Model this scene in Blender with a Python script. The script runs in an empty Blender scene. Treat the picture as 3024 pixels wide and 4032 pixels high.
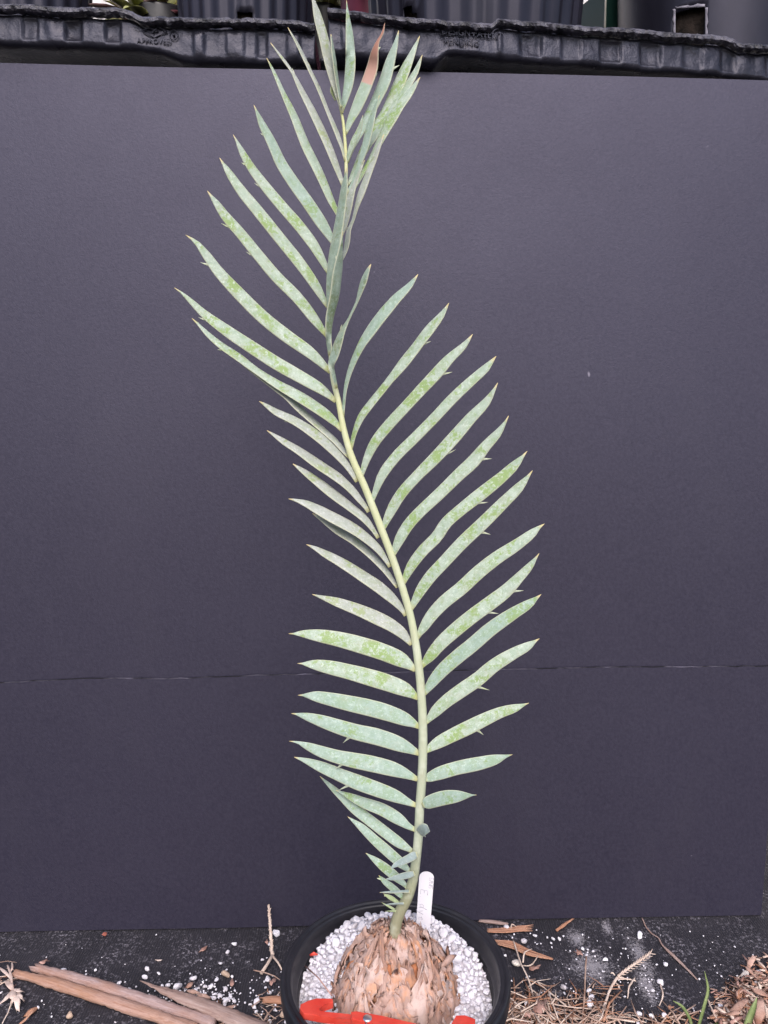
import bpy, bmesh, math, random
from mathutils import Vector, Matrix, noise
R = math.radians
random.seed(11)
scene = bpy.context.scene
C = scene.collection

# ------------------------------------------------------------------ camera, sky, sun, exposure
FPX, PITCH, H = 3028.0, R(8.0), 0.755
cam = bpy.data.objects.new('camera', bpy.data.cameras.new('camera'))
cam.data.sensor_fit = 'VERTICAL'; cam.data.sensor_height = 36.0
cam.data.lens = 36.0 * FPX / 4032.0
cam.data.clip_start = 0.02; cam.data.clip_end = 500
cam.location = (0, 0, H); cam.rotation_euler = (R(90) - PITCH, 0, 0)
C.objects.link(cam); scene.camera = cam

SUN_EL, SUN_AZ = R(47), R(178)          # azimuth clockwise from +Y
world = bpy.data.worlds.new('World'); scene.world = world; world.use_nodes = True
wn = world.node_tree
bg = wn.nodes['Background']
sky = wn.nodes.new('ShaderNodeTexSky'); sky.sky_type = 'NISHITA'; sky.sun_disc = False
sky.sun_elevation = SUN_EL; sky.sun_rotation = SUN_AZ
sky.air_density = 1.0; sky.dust_density = 4.0; sky.ozone_density = 1.0
wn.links.new(sky.outputs[0], bg.inputs[0]); bg.inputs[1].default_value = 0.15
sun = bpy.data.objects.new('sun', bpy.data.lights.new('sun', 'SUN'))
sun.data.energy = 1.5; sun.data.angle = R(60); sun.data.color = (0.95, 0.915, 1.0)
sd = Vector((math.sin(SUN_AZ) * math.cos(SUN_EL), math.cos(SUN_AZ) * math.cos(SUN_EL), math.sin(SUN_EL)))
sun.rotation_euler = sd.to_track_quat('Z', 'Y').to_euler(); sun.location = sd * 10
C.objects.link(sun)
vs = scene.view_settings
vs.view_transform = 'Standard'; vs.look = 'None'; vs.gamma = 1.0; vs.exposure = 0.55

# ------------------------------------------------------------------ helpers
CP, SP = math.cos(PITCH), math.sin(PITCH)
def ray(x, y):
    u = (x - 1512) / FPX; v = (y - 2016) / FPX
    return Vector((u, CP - v * SP, -SP - v * CP))
def at_y(x, y, Y):
    d = ray(x, y); return Vector((0, 0, H)) + d * (Y / d.y)
def at_z(x, y, z=0.0):
    d = ray(x, y); return Vector((0, 0, H)) + d * ((z - H) / d.z)
def lerp_tab(tab, x):
    if x <= tab[0][0]: return tab[0][1]
    for (a, b), (c, d) in zip(tab, tab[1:]):
        if x <= c: return b + (d - b) * (x - a) / (c - a)
    return tab[-1][1]
def nz(p, s): return noise.noise(Vector(p) * s)
def obj(name, bm, mat, parent=None, smooth=True, origin=None):
    me = bpy.data.meshes.new(name)
    if origin is not None:
        bmesh.ops.translate(bm, verts=bm.verts, vec=-Vector(origin))
    bmesh.ops.recalc_face_normals(bm, faces=bm.faces)
    bm.to_mesh(me); bm.free()
    if smooth: me.polygons.foreach_set('use_smooth', [True] * len(me.polygons))
    for m in (mat if isinstance(mat, (list, tuple)) else [mat]): me.materials.append(m)
    o = bpy.data.objects.new(name, me); C.objects.link(o)
    if origin is not None: o.location = origin
    if parent is not None:
        o.parent = parent
        if origin is not None: o.location = Vector(origin) - parent_world(parent)
        else: o.location = -parent_world(parent)
    return o
def parent_world(p):
    v = Vector((0, 0, 0))
    while p is not None:
        v += p.location; p = p.parent
    return v
def tag(o, label=None, cat=None, group=None, kind=None):
    if label: o['label'] = label
    if cat: o['category'] = cat
    if group: o['group'] = group
    if kind: o['kind'] = kind
    return o
def empty(name, loc, label, cat, group=None):
    o = bpy.data.objects.new(name, None); o.empty_display_size = 0.02
    o.location = loc; C.objects.link(o); return tag(o, label, cat, group)
def box(bm, x0, x1, y0, y1, z0, z1):
    vs_ = [bm.verts.new((x, y, z)) for z in (z0, z1) for y in (y0, y1) for x in (x0, x1)]
    for f in ((0, 2, 3, 1), (4, 5, 7, 6), (0, 1, 5, 4), (2, 6, 7, 3), (0, 4, 6, 2), (1, 3, 7, 5)):
        bm.faces.new([vs_[i] for i in f])
def tube(bm, pts, rads, n=8, cap=True, flat=1.0, up=None):
    pts = [Vector(p) for p in pts]; rings = []
    ref = Vector((0.13, 1, 0.21)) if up is None else Vector(up)
    for i, p in enumerate(pts):
        t = (pts[min(i + 1, len(pts) - 1)] - pts[max(i - 1, 0)])
        if t.length < 1e-9: t = Vector((0, 0, 1))
        t.normalize()
        a = t.cross(ref)
        if a.length < 1e-4: a = t.cross(Vector((1, 0.2, 0)))
        a.normalize(); b = a.cross(t).normalized()
        rings.append([bm.verts.new(p + (a * math.cos(k * 2 * math.pi / n) + b * flat * math.sin(k * 2 * math.pi / n)) * rads[i]) for k in range(n)])
    for r0, r1 in zip(rings, rings[1:]):
        for k in range(n): bm.faces.new((r0[k], r0[(k + 1) % n], r1[(k + 1) % n], r1[k]))
    if cap:
        bm.faces.new(rings[0][::-1]); bm.faces.new(rings[-1])
    return rings
def catmull(P, n):
    """P: list of tuples of floats; chord-length parameterised resample to n+1 points"""
    k = len(P); D = len(P[0])
    d = [0.0]
    for a, b in zip(P, P[1:]): d.append(d[-1] + max(1e-6, math.dist(a[:2] if D < 4 else a[:3], b[:2] if D < 4 else b[:3])))
    m = []
    for i in range(k):
        if i == 0: m.append([(P[1][j] - P[0][j]) / (d[1] - d[0]) for j in range(D)])
        elif i == k - 1: m.append([(P[-1][j] - P[-2][j]) / (d[-1] - d[-2]) for j in range(D)])
        else:
            row = []
            for j in range(D):
                s0 = (P[i][j] - P[i-1][j]) / (d[i] - d[i-1]); s1 = (P[i+1][j] - P[i][j]) / (d[i+1] - d[i])
                w0 = d[i+1] - d[i]; w1 = d[i] - d[i-1]
                row.append((s0 * w0 + s1 * w1) / (w0 + w1))
            m.append(row)
    out = []; i = 0
    for q in range(n + 1):
        s = d[-1] * q / n
        while i < k - 2 and s > d[i + 1]: i += 1
        h = d[i+1] - d[i]; t = min(1, max(0, (s - d[i]) / h))
        h00 = 2*t**3 - 3*t**2 + 1; h10 = t**3 - 2*t**2 + t; h01 = -2*t**3 + 3*t**2; h11 = t**3 - t**2
        out.append(tuple(h00*P[i][j] + h10*h*m[i][j] + h01*P[i+1][j] + h11*h*m[i+1][j] for j in range(D)))
    return out
def revolve(bm, prof, n, center=(0, 0, 0), fn=None, close=False):
    c = Vector(center); rings = []
    for j, (r, z) in enumerate(prof):
        ring = []
        for k in range(n):
            a = 2 * math.pi * k / n
            rr, zz = (r, z) if fn is None else fn(a, r, z, j)
            ring.append(bm.verts.new(c + Vector((rr * math.cos(a), rr * math.sin(a), zz))))
        rings.append(ring)
    if close: rings.append(rings[0])
    for r0, r1 in zip(rings, rings[1:]):
        for k in range(n): bm.faces.new((r0[k], r0[(k+1) % n], r1[(k+1) % n], r1[k]))
    return rings

# ------------------------------------------------------------------ materials
class NT:
    def __init__(s, name):
        s.m = bpy.data.materials.new(name); s.m.use_nodes = True
        s.t = s.m.node_tree; s.b = s.t.nodes['Principled BSDF']; s.L = s.t.links.new
        s.tc = s.t.nodes.new('ShaderNodeTexCoord')
        s.co = s.tc.outputs['Object']
    def shift(s):
        oi = s.t.nodes.new('ShaderNodeObjectInfo'); vm = s.t.nodes.new('ShaderNodeVectorMath'); vm.operation = 'MULTIPLY_ADD'
        cx = s.t.nodes.new('ShaderNodeCombineXYZ')
        for i in range(3): s.L(oi.outputs['Random'], cx.inputs[i])
        s.L(cx.outputs[0], vm.inputs[0]); vm.inputs[1].default_value = (13.7, 7.1, 21.3); s.L(s.co, vm.inputs[2])
        s.rand = oi.outputs['Random']; s.co = vm.outputs[0]
    def noise(s, sc, det=4, rough=0.55, co=None, stretch=None):
        n = s.t.nodes.new('ShaderNodeTexNoise'); n.inputs['Scale'].default_value = sc
        n.inputs['Detail'].default_value = det; n.inputs['Roughness'].default_value = rough
        c = co or s.co
        if stretch:
            mp = s.t.nodes.new('ShaderNodeMapping'); mp.inputs['Scale'].default_value = stretch; s.L(c, mp.inputs[0]); c = mp.outputs[0]
        s.L(c, n.inputs['Vector']); return n.outputs['Fac']
    def ramp(s, fac, stops):
        r = s.t.nodes.new('ShaderNodeValToRGB'); e = r.color_ramp.elements
        while len(e) < len(stops): e.new(0.5)
        for q, (p, c) in zip(e, stops):
            q.position = p; q.color = tuple(c) + (1,) if not isinstance(c, (int, float)) else (c, c, c, 1)
        s.L(fac, r.inputs[0]); return r.outputs[0]
    def mix(s, fac, a, b, blend='MIX'):
        x = s.t.nodes.new('ShaderNodeMix'); x.data_type = 'RGBA'; x.blend_type = blend
        for sock, v in ((x.inputs[0], fac), (x.inputs[6], a), (x.inputs[7], b)):
            if isinstance(v, (int, float)): sock.default_value = v
            elif isinstance(v, tuple): sock.default_value = v + (1,)
            else: s.L(v, sock)
        return x.outputs[2]
    def math(s, op, a, b=None):
        x = s.t.nodes.new('ShaderNodeMath'); x.operation = op
        for sock, v in zip(x.inputs, (a, b)):
            if v is None: continue
            if isinstance(v, (int, float)): sock.default_value = v
            else: s.L(v, sock)
        return x.outputs[0]
    def bump(s, h, strength, dist=0.001, prev=None):
        b = s.t.nodes.new('ShaderNodeBump'); b.inputs['Strength'].default_value = strength; b.inputs['Distance'].default_value = dist
        s.L(h, b.inputs['Height'])
        if prev is not None: s.L(prev, b.inputs['Normal'])
        s.L(b.outputs[0], s.b.inputs['Normal']); return b.outputs[0]
    def done(s, col, rough=0.5, spec=0.5):
        if isinstance(col, tuple): s.b.inputs['Base Color'].default_value = col + (1,)
        else: s.L(col, s.b.inputs['Base Color'])
        if isinstance(rough, (int, float)): s.b.inputs['Roughness'].default_value = rough
        else: s.L(rough, s.b.inputs['Roughness'])
        s.b.inputs['Specular IOR Level'].default_value = spec
        return s.m
def simple(name, c1, c2, sc, rough=0.6, bump=0.3, bsc=None, spec=0.4, dist=0.001, shift=True, stretch=None, lo=0.35, hi=0.65):
    n = NT(name)
    if shift: n.shift()
    f = n.noise(sc, 5, 0.6, stretch=stretch)
    col = n.ramp(f, [(lo, c1), (hi, c2)])
    if bump: n.bump(n.noise(bsc or sc * 2, 4, 0.6, stretch=stretch), bump, dist)
    return n.done(col, rough, spec)
M = {}
# board: black foam sheet with a satin skin
n = NT('black_board')
g = n.noise(900, 2, 0.6); big = n.noise(2.5, 3)
col = n.mix(n.ramp(big, [(0.3, 0.0), (0.7, 1.0)]), (0.0135, 0.0120, 0.0235), (0.0175, 0.0155, 0.0290))
col = n.mix(n.ramp(n.noise(420, 3, 0.7), [(0.35, 0.0), (0.7, 0.35)]), col, (0.026, 0.024, 0.036))
scr = n.noise(30, 6, 0.8, stretch=(1, 1, 0.3))
col = n.mix(n.ramp(scr, [(0.72, 0.0), (0.80, 0.55)]), col, (0.11, 0.10, 0.13))
col = n.mix(n.math('MULTIPLY', n.ramp(n.noise(5, 6, 0.7, stretch=(1, 1, 0.45)), [(0.52, 0.0), (0.72, 1.0)]), 0.35), col, (0.034, 0.031, 0.042))
col = n.mix(n.ramp(n.noise(230, 2, 0.5), [(0.30, 0.0), (0.70, 0.75)]), col, (0.030, 0.027, 0.043))
wob = n.t.nodes.new('ShaderNodeVectorMath'); wob.operation = 'MULTIPLY_ADD'
nc = n.t.nodes.new('ShaderNodeTexNoise'); nc.inputs['Scale'].default_value = 60; nc.inputs['Detail'].default_value = 4; n.L(n.co, nc.inputs['Vector'])
n.L(nc.outputs['Color'], wob.inputs[0]); wob.inputs[1].default_value = (0.012, 0.012, 0.012); n.L(n.co, wob.inputs[2])
for vsc, thr, amt in ((7.0, 0.022, 0.6), (16.0, 0.020, 0.4)):
    vo = n.t.nodes.new('ShaderNodeTexVoronoi'); vo.inputs['Scale'].default_value = vsc; n.L(wob.outputs[0], vo.inputs['Vector'])
    sel = n.ramp(vo.outputs['Color'], [(0.52, 0.0), (0.58, 1.0)])
    col = n.mix(n.math('MULTIPLY', n.math('MULTIPLY', n.ramp(vo.outputs['Distance'], [(thr * 0.4, 1.0), (thr, 0.0)]), sel), amt), col, (0.30, 0.28, 0.34))
n.bump(g, 0.45, 0.0004, prev=n.bump(n.noise(300, 3, 0.6), 0.35, 0.0006))
M['board'] = n.done(col, n.ramp(n.noise(7, 6, 0.7), [(0.3, 0.44), (0.7, 0.52)]), 0.60)
n.b.inputs['Specular Tint'].default_value = (0.78, 0.77, 1.0, 1)
M['board_edge'] = simple('board_edge', (0.006, 0.0055, 0.009), (0.13, 0.12, 0.16), 28, 0.7, 0.3, lo=0.46, hi=0.72)
# weed mat
n = NT('weed_mat')
def wave(axis, sc):
    w = n.t.nodes.new('ShaderNodeTexWave'); w.wave_type = 'BANDS'; w.bands_direction = axis
    w.inputs['Scale'].default_value = sc; w.inputs['Distortion'].default_value = 1.2; w.inputs['Detail'].default_value = 1.5
    w.inputs['Detail Scale'].default_value = 0.4
    n.L(n.co, w.inputs['Vector']); return w.outputs['Fac']
weave = n.math('MULTIPLY', wave('X', 90), wave('Y', 130))
f1 = n.noise(9, 6, 0.65); fine = n.noise(260, 3, 0.7)
base = n.mix(n.ramp(f1, [(0.3, 0.0), (0.75, 1.0)]), (0.011, 0.0105, 0.014), (0.026, 0.024, 0.030))
base = n.mix(n.math('MULTIPLY', n.math('MULTIPLY', weave, fine), 0.55), base, (0.075, 0.07, 0.09))
dust = n.math('MULTIPLY', n.ramp(n.noise(14, 5, 0.7), [(0.42, 0.0), (0.62, 1.0)]), n.ramp(fine, [(0.54, 0.0), (0.66, 1.0)]))
base = n.mix(n.math('MULTIPLY', dust, 0.75), base, (0.30, 0.28, 0.32))
# chalky drip stains, each a streak with a place of its own on the mat
def streak(cx, cy, sx, sy):
    mp = n.t.nodes.new('ShaderNodeMapping'); mp.inputs['Location'].default_value = (-cx / sx, -cy / sy, 0); mp.inputs['Scale'].default_value = (1 / sx, 1 / sy, 0)
    n.L(n.co, mp.inputs[0]); gr = n.t.nodes.new('ShaderNodeTexGradient'); gr.gradient_type = 'SPHERICAL'; n.L(mp.outputs[0], gr.inputs[0])
    return n.ramp(n.math('ADD', gr.outputs['Fac'], n.math('MULTIPLY', n.math('SUBTRACT', n.noise(320, 5, 0.85), 0.5), 3.4)), [(0.50, 0.0), (0.80, 1.0)])
for px, py, sx, sy in ((2525, 3770, 0.022, 0.085), (2545, 3880, 0.02, 0.06), (2270, 3690, 0.025, 0.035), (2330, 3800, 0.05, 0.06), (2390, 3650, 0.012, 0.03)):
    p = at_z(px, py)
    base = n.mix(n.math('MULTIPLY', streak(p.x, p.y, sx, sy), 0.6), base, (0.38, 0.36, 0.39))
n.bump(weave, 0.4, 0.0010, prev=n.bump(fine, 0.5, 0.001))
M['mat'] = n.done(base, 0.62, 0.35)
M['soil'] = simple('soil', (0.03, 0.022, 0.017), (0.09, 0.065, 0.045), 30, 0.95, 0.8, 90, 0.2, 0.004)
M['darksoil'] = simple('dark_potting_mix', (0.006, 0.005, 0.005), (0.035, 0.026, 0.022), 60, 0.95, 0.9, 120, 0.2, 0.004)
n = NT('weathered_black_plastic'); n.shift()
f = n.noise(18, 5, 0.65); sc = n.noise(60, 5, 0.7, stretch=(1, 1, 0.2))
col = n.ramp(f, [(0.3, (0.010, 0.010, 0.015)), (0.7, (0.026, 0.026, 0.037))])
col = n.mix(n.ramp(sc, [(0.64, 0.0), (0.80, 0.6)]), col, (0.12, 0.115, 0.15))
n.bump(n.noise(38, 5, 0.65), 0.6, 0.004)
M['tray'] = n.done(col, n.ramp(n.noise(25, 3), [(0.3, 0.22), (0.7, 0.40)]), 0.34)
n.b.inputs['Specular Tint'].default_value = (0.78, 0.80, 1.0, 1)
M['lip'] = simple('crumpled_black_plastic', (0.012, 0.012, 0.017), (0.095, 0.092, 0.12), 70, 0.34, 1.0, 170, 0.4, 0.003)
n = NT('black_pot_plastic'); n.shift()
col = n.ramp(n.noise(14, 5, 0.6, stretch=(1, 1, 0.3)), [(0.3, (0.010, 0.010, 0.016)), (0.75, (0.026, 0.025, 0.038))])
col = n.mix(n.ramp(n.noise(50, 6, 0.75, stretch=(1, 1, 0.12)), [(0.63, 0.0), (0.75, 0.6)]), col, (0.09, 0.088, 0.12))
n.bump(n.noise(80, 3), 0.12, 0.001)
M['bigpot'] = n.done(col, 0.36, 0.30)
n.b.inputs['Specular Tint'].default_value = (0.82, 0.82, 1.0, 1)
n = NT('pot_plastic'); n.shift()
col = n.ramp(n.noise(22, 5, 0.65), [(0.3, (0.008, 0.008, 0.011)), (0.7, (0.020, 0.019, 0.024))])
col = n.mix(n.ramp(n.noise(70, 6, 0.8), [(0.62, 0.0), (0.76, 0.5)]), col, (0.085, 0.08, 0.085))
n.bump(n.noise(60, 4), 0.15, 0.001)
M['pot'] = n.done(col, n.ramp(n.noise(40, 4), [(0.3, 0.30), (0.7, 0.50)]), 0.5)
M['maroon'] = simple('maroon_plastic', (0.16, 0.025, 0.055), (0.2, 0.035, 0.07), 12, 0.5, 0.1)
M['greenpot'] = simple('dark_green_plastic', (0.006, 0.03, 0.024), (0.012, 0.045, 0.036), 12, 0.45, 0.1)
M['scuff'] = simple('scuffed_plastic', (0.10, 0.095, 0.12), (0.26, 0.25, 0.30), 70, 0.7, 0.6, 90, 0.3)
M['cream'] = simple('pale_edge', (0.40, 0.40, 0.34), (0.5, 0.5, 0.46), 30, 0.6, 0.1)
M['wall'] = simple('white_painted_wall', (0.62, 0.60, 0.60), (0.80, 0.78, 0.78), 14, 0.8, 0.6, 40, 0.3, 0.006)
M['wood'] = simple('grey_timber', (0.06, 0.05, 0.04), (0.12, 0.1, 0.085), 20, 0.8, 0.4, stretch=(1, 8, 8))
M['plantleaf'] = simple('yellow_green_leaf', (0.20, 0.22, 0.05), (0.42, 0.42, 0.18), 25, 0.5, 0.1)
M['plantred'] = simple('pinkish_leaf', (0.30, 0.10, 0.12), (0.45, 0.30, 0.28), 25, 0.5, 0.1)
M['gravel'] = simple('white_pumice', (0.62, 0.60, 0.65), (0.82, 0.80, 0.86), 160, 0.85, 0.45, 350, 0.25, 0.0012)
n = NT('white_pumice_stone'); n.shift()
tone = n.ramp(n.rand, [(0.0, (0.56, 0.525, 0.555)), (0.2, (0.69, 0.665, 0.715)), (1.0, (0.82, 0.80, 0.855))])
col = n.mix(n.ramp(n.noise(230, 4, 0.7), [(0.35, 0.25), (0.55, 0.0)]), tone, (0.52, 0.47, 0.47))
n.bump(n.noise(420, 4, 0.65), 0.5, 0.0012)
M['pumice'] = n.done(col, 0.85, 0.25)
M['gravelbed'] = simple('gravel_fines', (0.46, 0.43, 0.46), (0.70, 0.67, 0.71), 300, 0.95, 0.9, 500, 0.1, 0.002)
M['redstone'] = simple('red_lava_grit', (0.22, 0.06, 0.04), (0.36, 0.13, 0.10), 150, 0.9, 0.6, 300, 0.2)
M['tanstone'] = simple('tan_grit', (0.36, 0.25, 0.18), (0.55, 0.42, 0.33), 120, 0.8, 0.4, 300, 0.3)
M['creamstone'] = simple('cream_flake', (0.62, 0.55, 0.48), (0.76, 0.70, 0.64), 150, 0.8, 0.4, 300, 0.3)
def grain(name, c_dark, c_lo, c_hi, stain):
    n = NT(name); n.shift()
    fibre = n.noise(300, 6, 0.8, stretch=(0.05, 1, 1)); blot = n.noise(22, 4, 0.65, stretch=(0.35, 1, 1)); crack = n.noise(150, 4, 0.6, stretch=(0.02, 1, 1))
    col = n.mix(n.ramp(fibre, [(0.35, 0.0), (0.62, 1.0)]), c_lo, c_hi)
    col = n.mix(n.ramp(blot, [(0.42, 0.0), (0.62, 0.7)]), col, stain)
    col = n.mix(n.ramp(crack, [(0.30, 0.9), (0.38, 0.0)]), col, c_dark)
    n.bump(fibre, 0.8, 0.0012, prev=n.bump(crack, 0.7, 0.002))
    return n.done(col, 0.8, 0.25)
M['stick'] = grain('weathered_cane', (0.07, 0.035, 0.028), (0.24, 0.15, 0.13), (0.44, 0.335, 0.325), (0.30, 0.155, 0.095))
M['cane_brown'] = grain('orange_brown_cane', (0.08, 0.04, 0.03), (0.28, 0.15, 0.105), (0.44, 0.29, 0.24), (0.34, 0.17, 0.09))
M['stick2'] = grain('brown_splinter', (0.08, 0.045, 0.035), (0.24, 0.16, 0.14), (0.42, 0.32, 0.29), (0.22, 0.13, 0.10))
M['bark'] = grain('rusty_bark', (0.10, 0.04, 0.025), (0.30, 0.14, 0.085), (0.50, 0.29, 0.20), (0.36, 0.17, 0.10))
M['humus'] = simple('humus', (0.035, 0.02, 0.014), (0.16, 0.09, 0.065), 200, 0.9, 0.5, 300, 0.2)
M['straw'] = simple('dry_straw', (0.26, 0.16, 0.12), (0.50, 0.36, 0.29), 40, 0.7, 0.3, 120, 0.3)
M['palestraw'] = simple('pale_straw', (0.50, 0.38, 0.31), (0.68, 0.56, 0.48), 60, 0.7, 0.5, 200, 0.3)
M['deadleaf'] = simple('dead_leaf', (0.26, 0.14, 0.11), (0.46, 0.29, 0.25), 70, 0.75, 0.4, 200, 0.3)
M['mulch'] = simple('mulch_chip', (0.24, 0.12, 0.085), (0.56, 0.38, 0.31), 35, 0.85, 0.6, 120, 0.2)
M['grass'] = simple('green_blade', (0.13, 0.185, 0.06), (0.24, 0.30, 0.13), 40, 0.5, 0.2, 100, 0.4)
M['petal'] = simple('papery_petal', (0.46, 0.34, 0.29), (0.68, 0.56, 0.50), 50, 0.7, 0.6, 140, 0.3)
M['tagwhite'] = simple('white_tag_plastic', (0.60, 0.58, 0.62), (0.66, 0.64, 0.68), 20, 0.38, 0.03, 60, 0.5)
M['pencil'] = simple('faded_pencil', (0.33, 0.32, 0.37), (0.43, 0.42, 0.48), 200, 0.8, 0.0)
n = NT('red_orange_plastic'); n.shift()
col = n.ramp(n.noise(50, 4, 0.6), [(0.3, (0.52, 0.035, 0.022)), (0.7, (0.62, 0.075, 0.05))])
col = n.mix(n.ramp(n.noise(120, 6, 0.8, stretch=(0.3, 1, 1)), [(0.54, 0.0), (0.68, 0.6)]), col, (0.26, 0.06, 0.045))
n.bump(n.noise(150, 4), 0.25, 0.001)
M['caliper'] = n.done(col, n.ramp(n.noise(80, 4), [(0.3, 0.28), (0.7, 0.55)]), 0.5)
M['rivet'] = simple('steel_rivet', (0.6, 0.6, 0.64), (0.75, 0.75, 0.8), 100, 0.3, 0.0)
M['rivet'].node_tree.nodes['Principled BSDF'].inputs['Metallic'].default_value = 1.0
# caudex scales
n = NT('papery_cataphyll'); n.shift()
fib = n.noise(130, 6, 0.75, stretch=(1.0, 1.0, 0.13))
tone = n.ramp(n.rand, [(0.0, (0.25, 0.14, 0.105)), (0.25, (0.385, 0.25, 0.205)), (0.7, (0.465, 0.33, 0.29)), (1.0, (0.56, 0.43, 0.385))])
col = n.mix(n.ramp(fib, [(0.34, 0.65), (0.50, 0.0)]), tone, (0.30, 0.17, 0.125))
col = n.mix(n.ramp(n.noise(45, 4, 0.6), [(0.52, 0.0), (0.66, 0.65)]), col, (0.56, 0.27, 0.14))
n.bump(fib, 0.7, 0.0022)
M['scale'] = n.done(col, 0.75, 0.3)
M['caudex'] = simple('orange_inner_scales', (0.26, 0.10, 0.05), (0.62, 0.25, 0.12), 40, 0.7, 0.9, 120, 0.3, 0.003, shift=False, stretch=(1, 1, 0.35))
# rachis
n = NT('leaf_stalk')
att = n.t.nodes.new('ShaderNodeAttribute'); att.attribute_name = 'along'
c = n.ramp(att.outputs['Fac'], [(0.0, (0.20, 0.18, 0.11)), (0.06, (0.27, 0.28, 0.18)), (0.12, (0.37, 0.41, 0.30)), (0.24, (0.42, 0.46, 0.33)), (0.36, (0.46, 0.50, 0.335)), (0.6, (0.50, 0.52, 0.30)), (1.0, (0.47, 0.49, 0.23))])
c = n.mix(n.ramp(n.noise(110, 5, 0.7, stretch=(1, 1, 0.35)), [(0.52, 0.0), (0.72, 0.4)]), c, (0.32, 0.30, 0.20))
c = n.mix(n.ramp(n.noise(45, 3, 0.6), [(0.5, 0.0), (0.7, 0.5)]), c, (0.58, 0.62, 0.52))
n.bump(n.noise(260, 4, 0.7, stretch=(1, 1, 0.15)), 0.5, 0.0012)
M['rachis'] = n.done(c, 0.5, 0.4)
def leafmat(name, pale, pale2, green, amount, brown=None, dirt=0.3):
    n = NT(name); n.shift()
    a = n.t.nodes.new('ShaderNodeAttribute'); a.attribute_name = 'edge'
    sp = n.t.nodes.new('ShaderNodeSeparateColor'); n.L(a.outputs['Color'], sp.inputs[0])
    across, along = sp.outputs[0], sp.outputs[1]
    patch = n.noise(40, 3, 0.6); rag = n.noise(300, 5, 0.8); fine = n.noise(800, 3, 0.75); midn = n.noise(120, 5, 0.75)
    q = n.math('ADD', patch, n.math('MULTIPLY', n.math('SUBTRACT', rag, 0.5), 0.75))
    t0 = 0.70 - amount * 0.2
    vv = n.t.nodes.new('ShaderNodeCombineXYZ'); n.L(n.math('MULTIPLY', sp.outputs[2], 26.0), vv.inputs[0]); n.L(n.math('MULTIPLY', along, 5.0), vv.inputs[1])
    vein = n.noise(1.0, 2, 0.6, co=vv.outputs[0])
    col = n.mix(n.ramp(midn, [(0.36, 0.0), (0.62, 1.0)]), pale, pale2)
    mid = tuple(0.5 * (x + y) for x, y in zip(pale, green))
    col = n.mix(n.ramp(n.math('ADD', n.noise(75, 4, 0.7), n.math('MULTIPLY', n.math('SUBTRACT', fine, 0.5), 0.5)), [(0.50, 0.0), (0.62, 0.3 + 0.6 * amount)]), col, mid)
    col = n.mix(n.ramp(q, [(t0, 0.0), (t0 + 0.07, 0.9)]), col, green)
    col = n.mix(n.ramp(vein, [(0.42, 0.28), (0.58, 0.0)]), col, mid)
    q2 = n.math('ADD', n.noise(90, 4, 0.6), n.math('MULTIPLY', n.math('SUBTRACT', fine, 0.5), 0.7))
    col = n.mix(n.ramp(q2, [(0.54, 0.0), (0.68, dirt)]), col, (0.30, 0.32, 0.23))
    col = n.mix(n.ramp(n.noise(260, 4, 0.85), [(0.56, 0.0), (0.62, 0.75)]), col, tuple(min(1, c_ * 1.22) for c_ in pale2))
    if brown is not None:
        bf = n.ramp(n.math('ADD', along, n.math('MULTIPLY', n.math('SUBTRACT', patch, 0.5), 0.05)), [(brown, 0.0), (brown + 0.012, 1.0)])
        bcol = n.ramp(along, [(brown, (0.46, 0.29, 0.24)), (brown + 0.12, (0.38, 0.22, 0.17)), (brown + 0.22, (0.16, 0.08, 0.055)), (0.8, (0.30, 0.14, 0.10)), (1.0, (0.34, 0.17, 0.12))])
        col = n.mix(bf, col, bcol)
    col = n.mix(n.ramp(across, [(0.80, 0.0), (1.0, 0.75)]), col, (0.52, 0.53, 0.38))
    col = n.mix(n.ramp(along, [(0.0, 0.9), (0.05, 0.0)]), col, (0.58, 0.56, 0.26))
    if brown is None: col = n.mix(n.ramp(along, [(0.955, 0.0), (0.99, 0.9)]), col, (0.52, 0.42, 0.20))
    n.bump(vein, 0.25, 0.0006)
    n.b.inputs['Sheen Weight'].default_value = 0.08
    return n.done(col, 0.55, 0.35)
M['leafS'] = leafmat('glaucous_leaf_smooth', (0.225, 0.315, 0.26), (0.325, 0.41, 0.36), (0.19, 0.29, 0.10), 0.5, dirt=0.25)
M['leafM'] = leafmat('glaucous_leaf_mottled', (0.265, 0.345, 0.27), (0.40, 0.465, 0.40), (0.20, 0.30, 0.08), 0.78, dirt=0.45)
M['leafG'] = leafmat('glaucous_leaf_grey', (0.30, 0.33, 0.295), (0.42, 0.44, 0.415), (0.25, 0.31, 0.14), 0.55, dirt=0.45)
M['leafD'] = leafmat('glaucous_leaf_back', (0.20, 0.27, 0.22), (0.27, 0.34, 0.28), (0.14, 0.19, 0.09), 0.6, dirt=0.5)
M['leafB'] = leafmat('glaucous_leaf_blue', (0.25, 0.31, 0.30), (0.31, 0.37, 0.37), (0.22, 0.30, 0.2), 0.1, dirt=0.2)
M['leafX'] = leafmat('leaf_with_dead_tip', (0.25, 0.335, 0.27), (0.33, 0.405, 0.345), (0.24, 0.34, 0.13), 0.4, brown=0.46, dirt=0.3)
M['leafY'] = leafmat('leaf_yellow_green', (0.28, 0.36, 0.18), (0.36, 0.42, 0.26), (0.26, 0.33, 0.12), 0.3, dirt=0.2)

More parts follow.
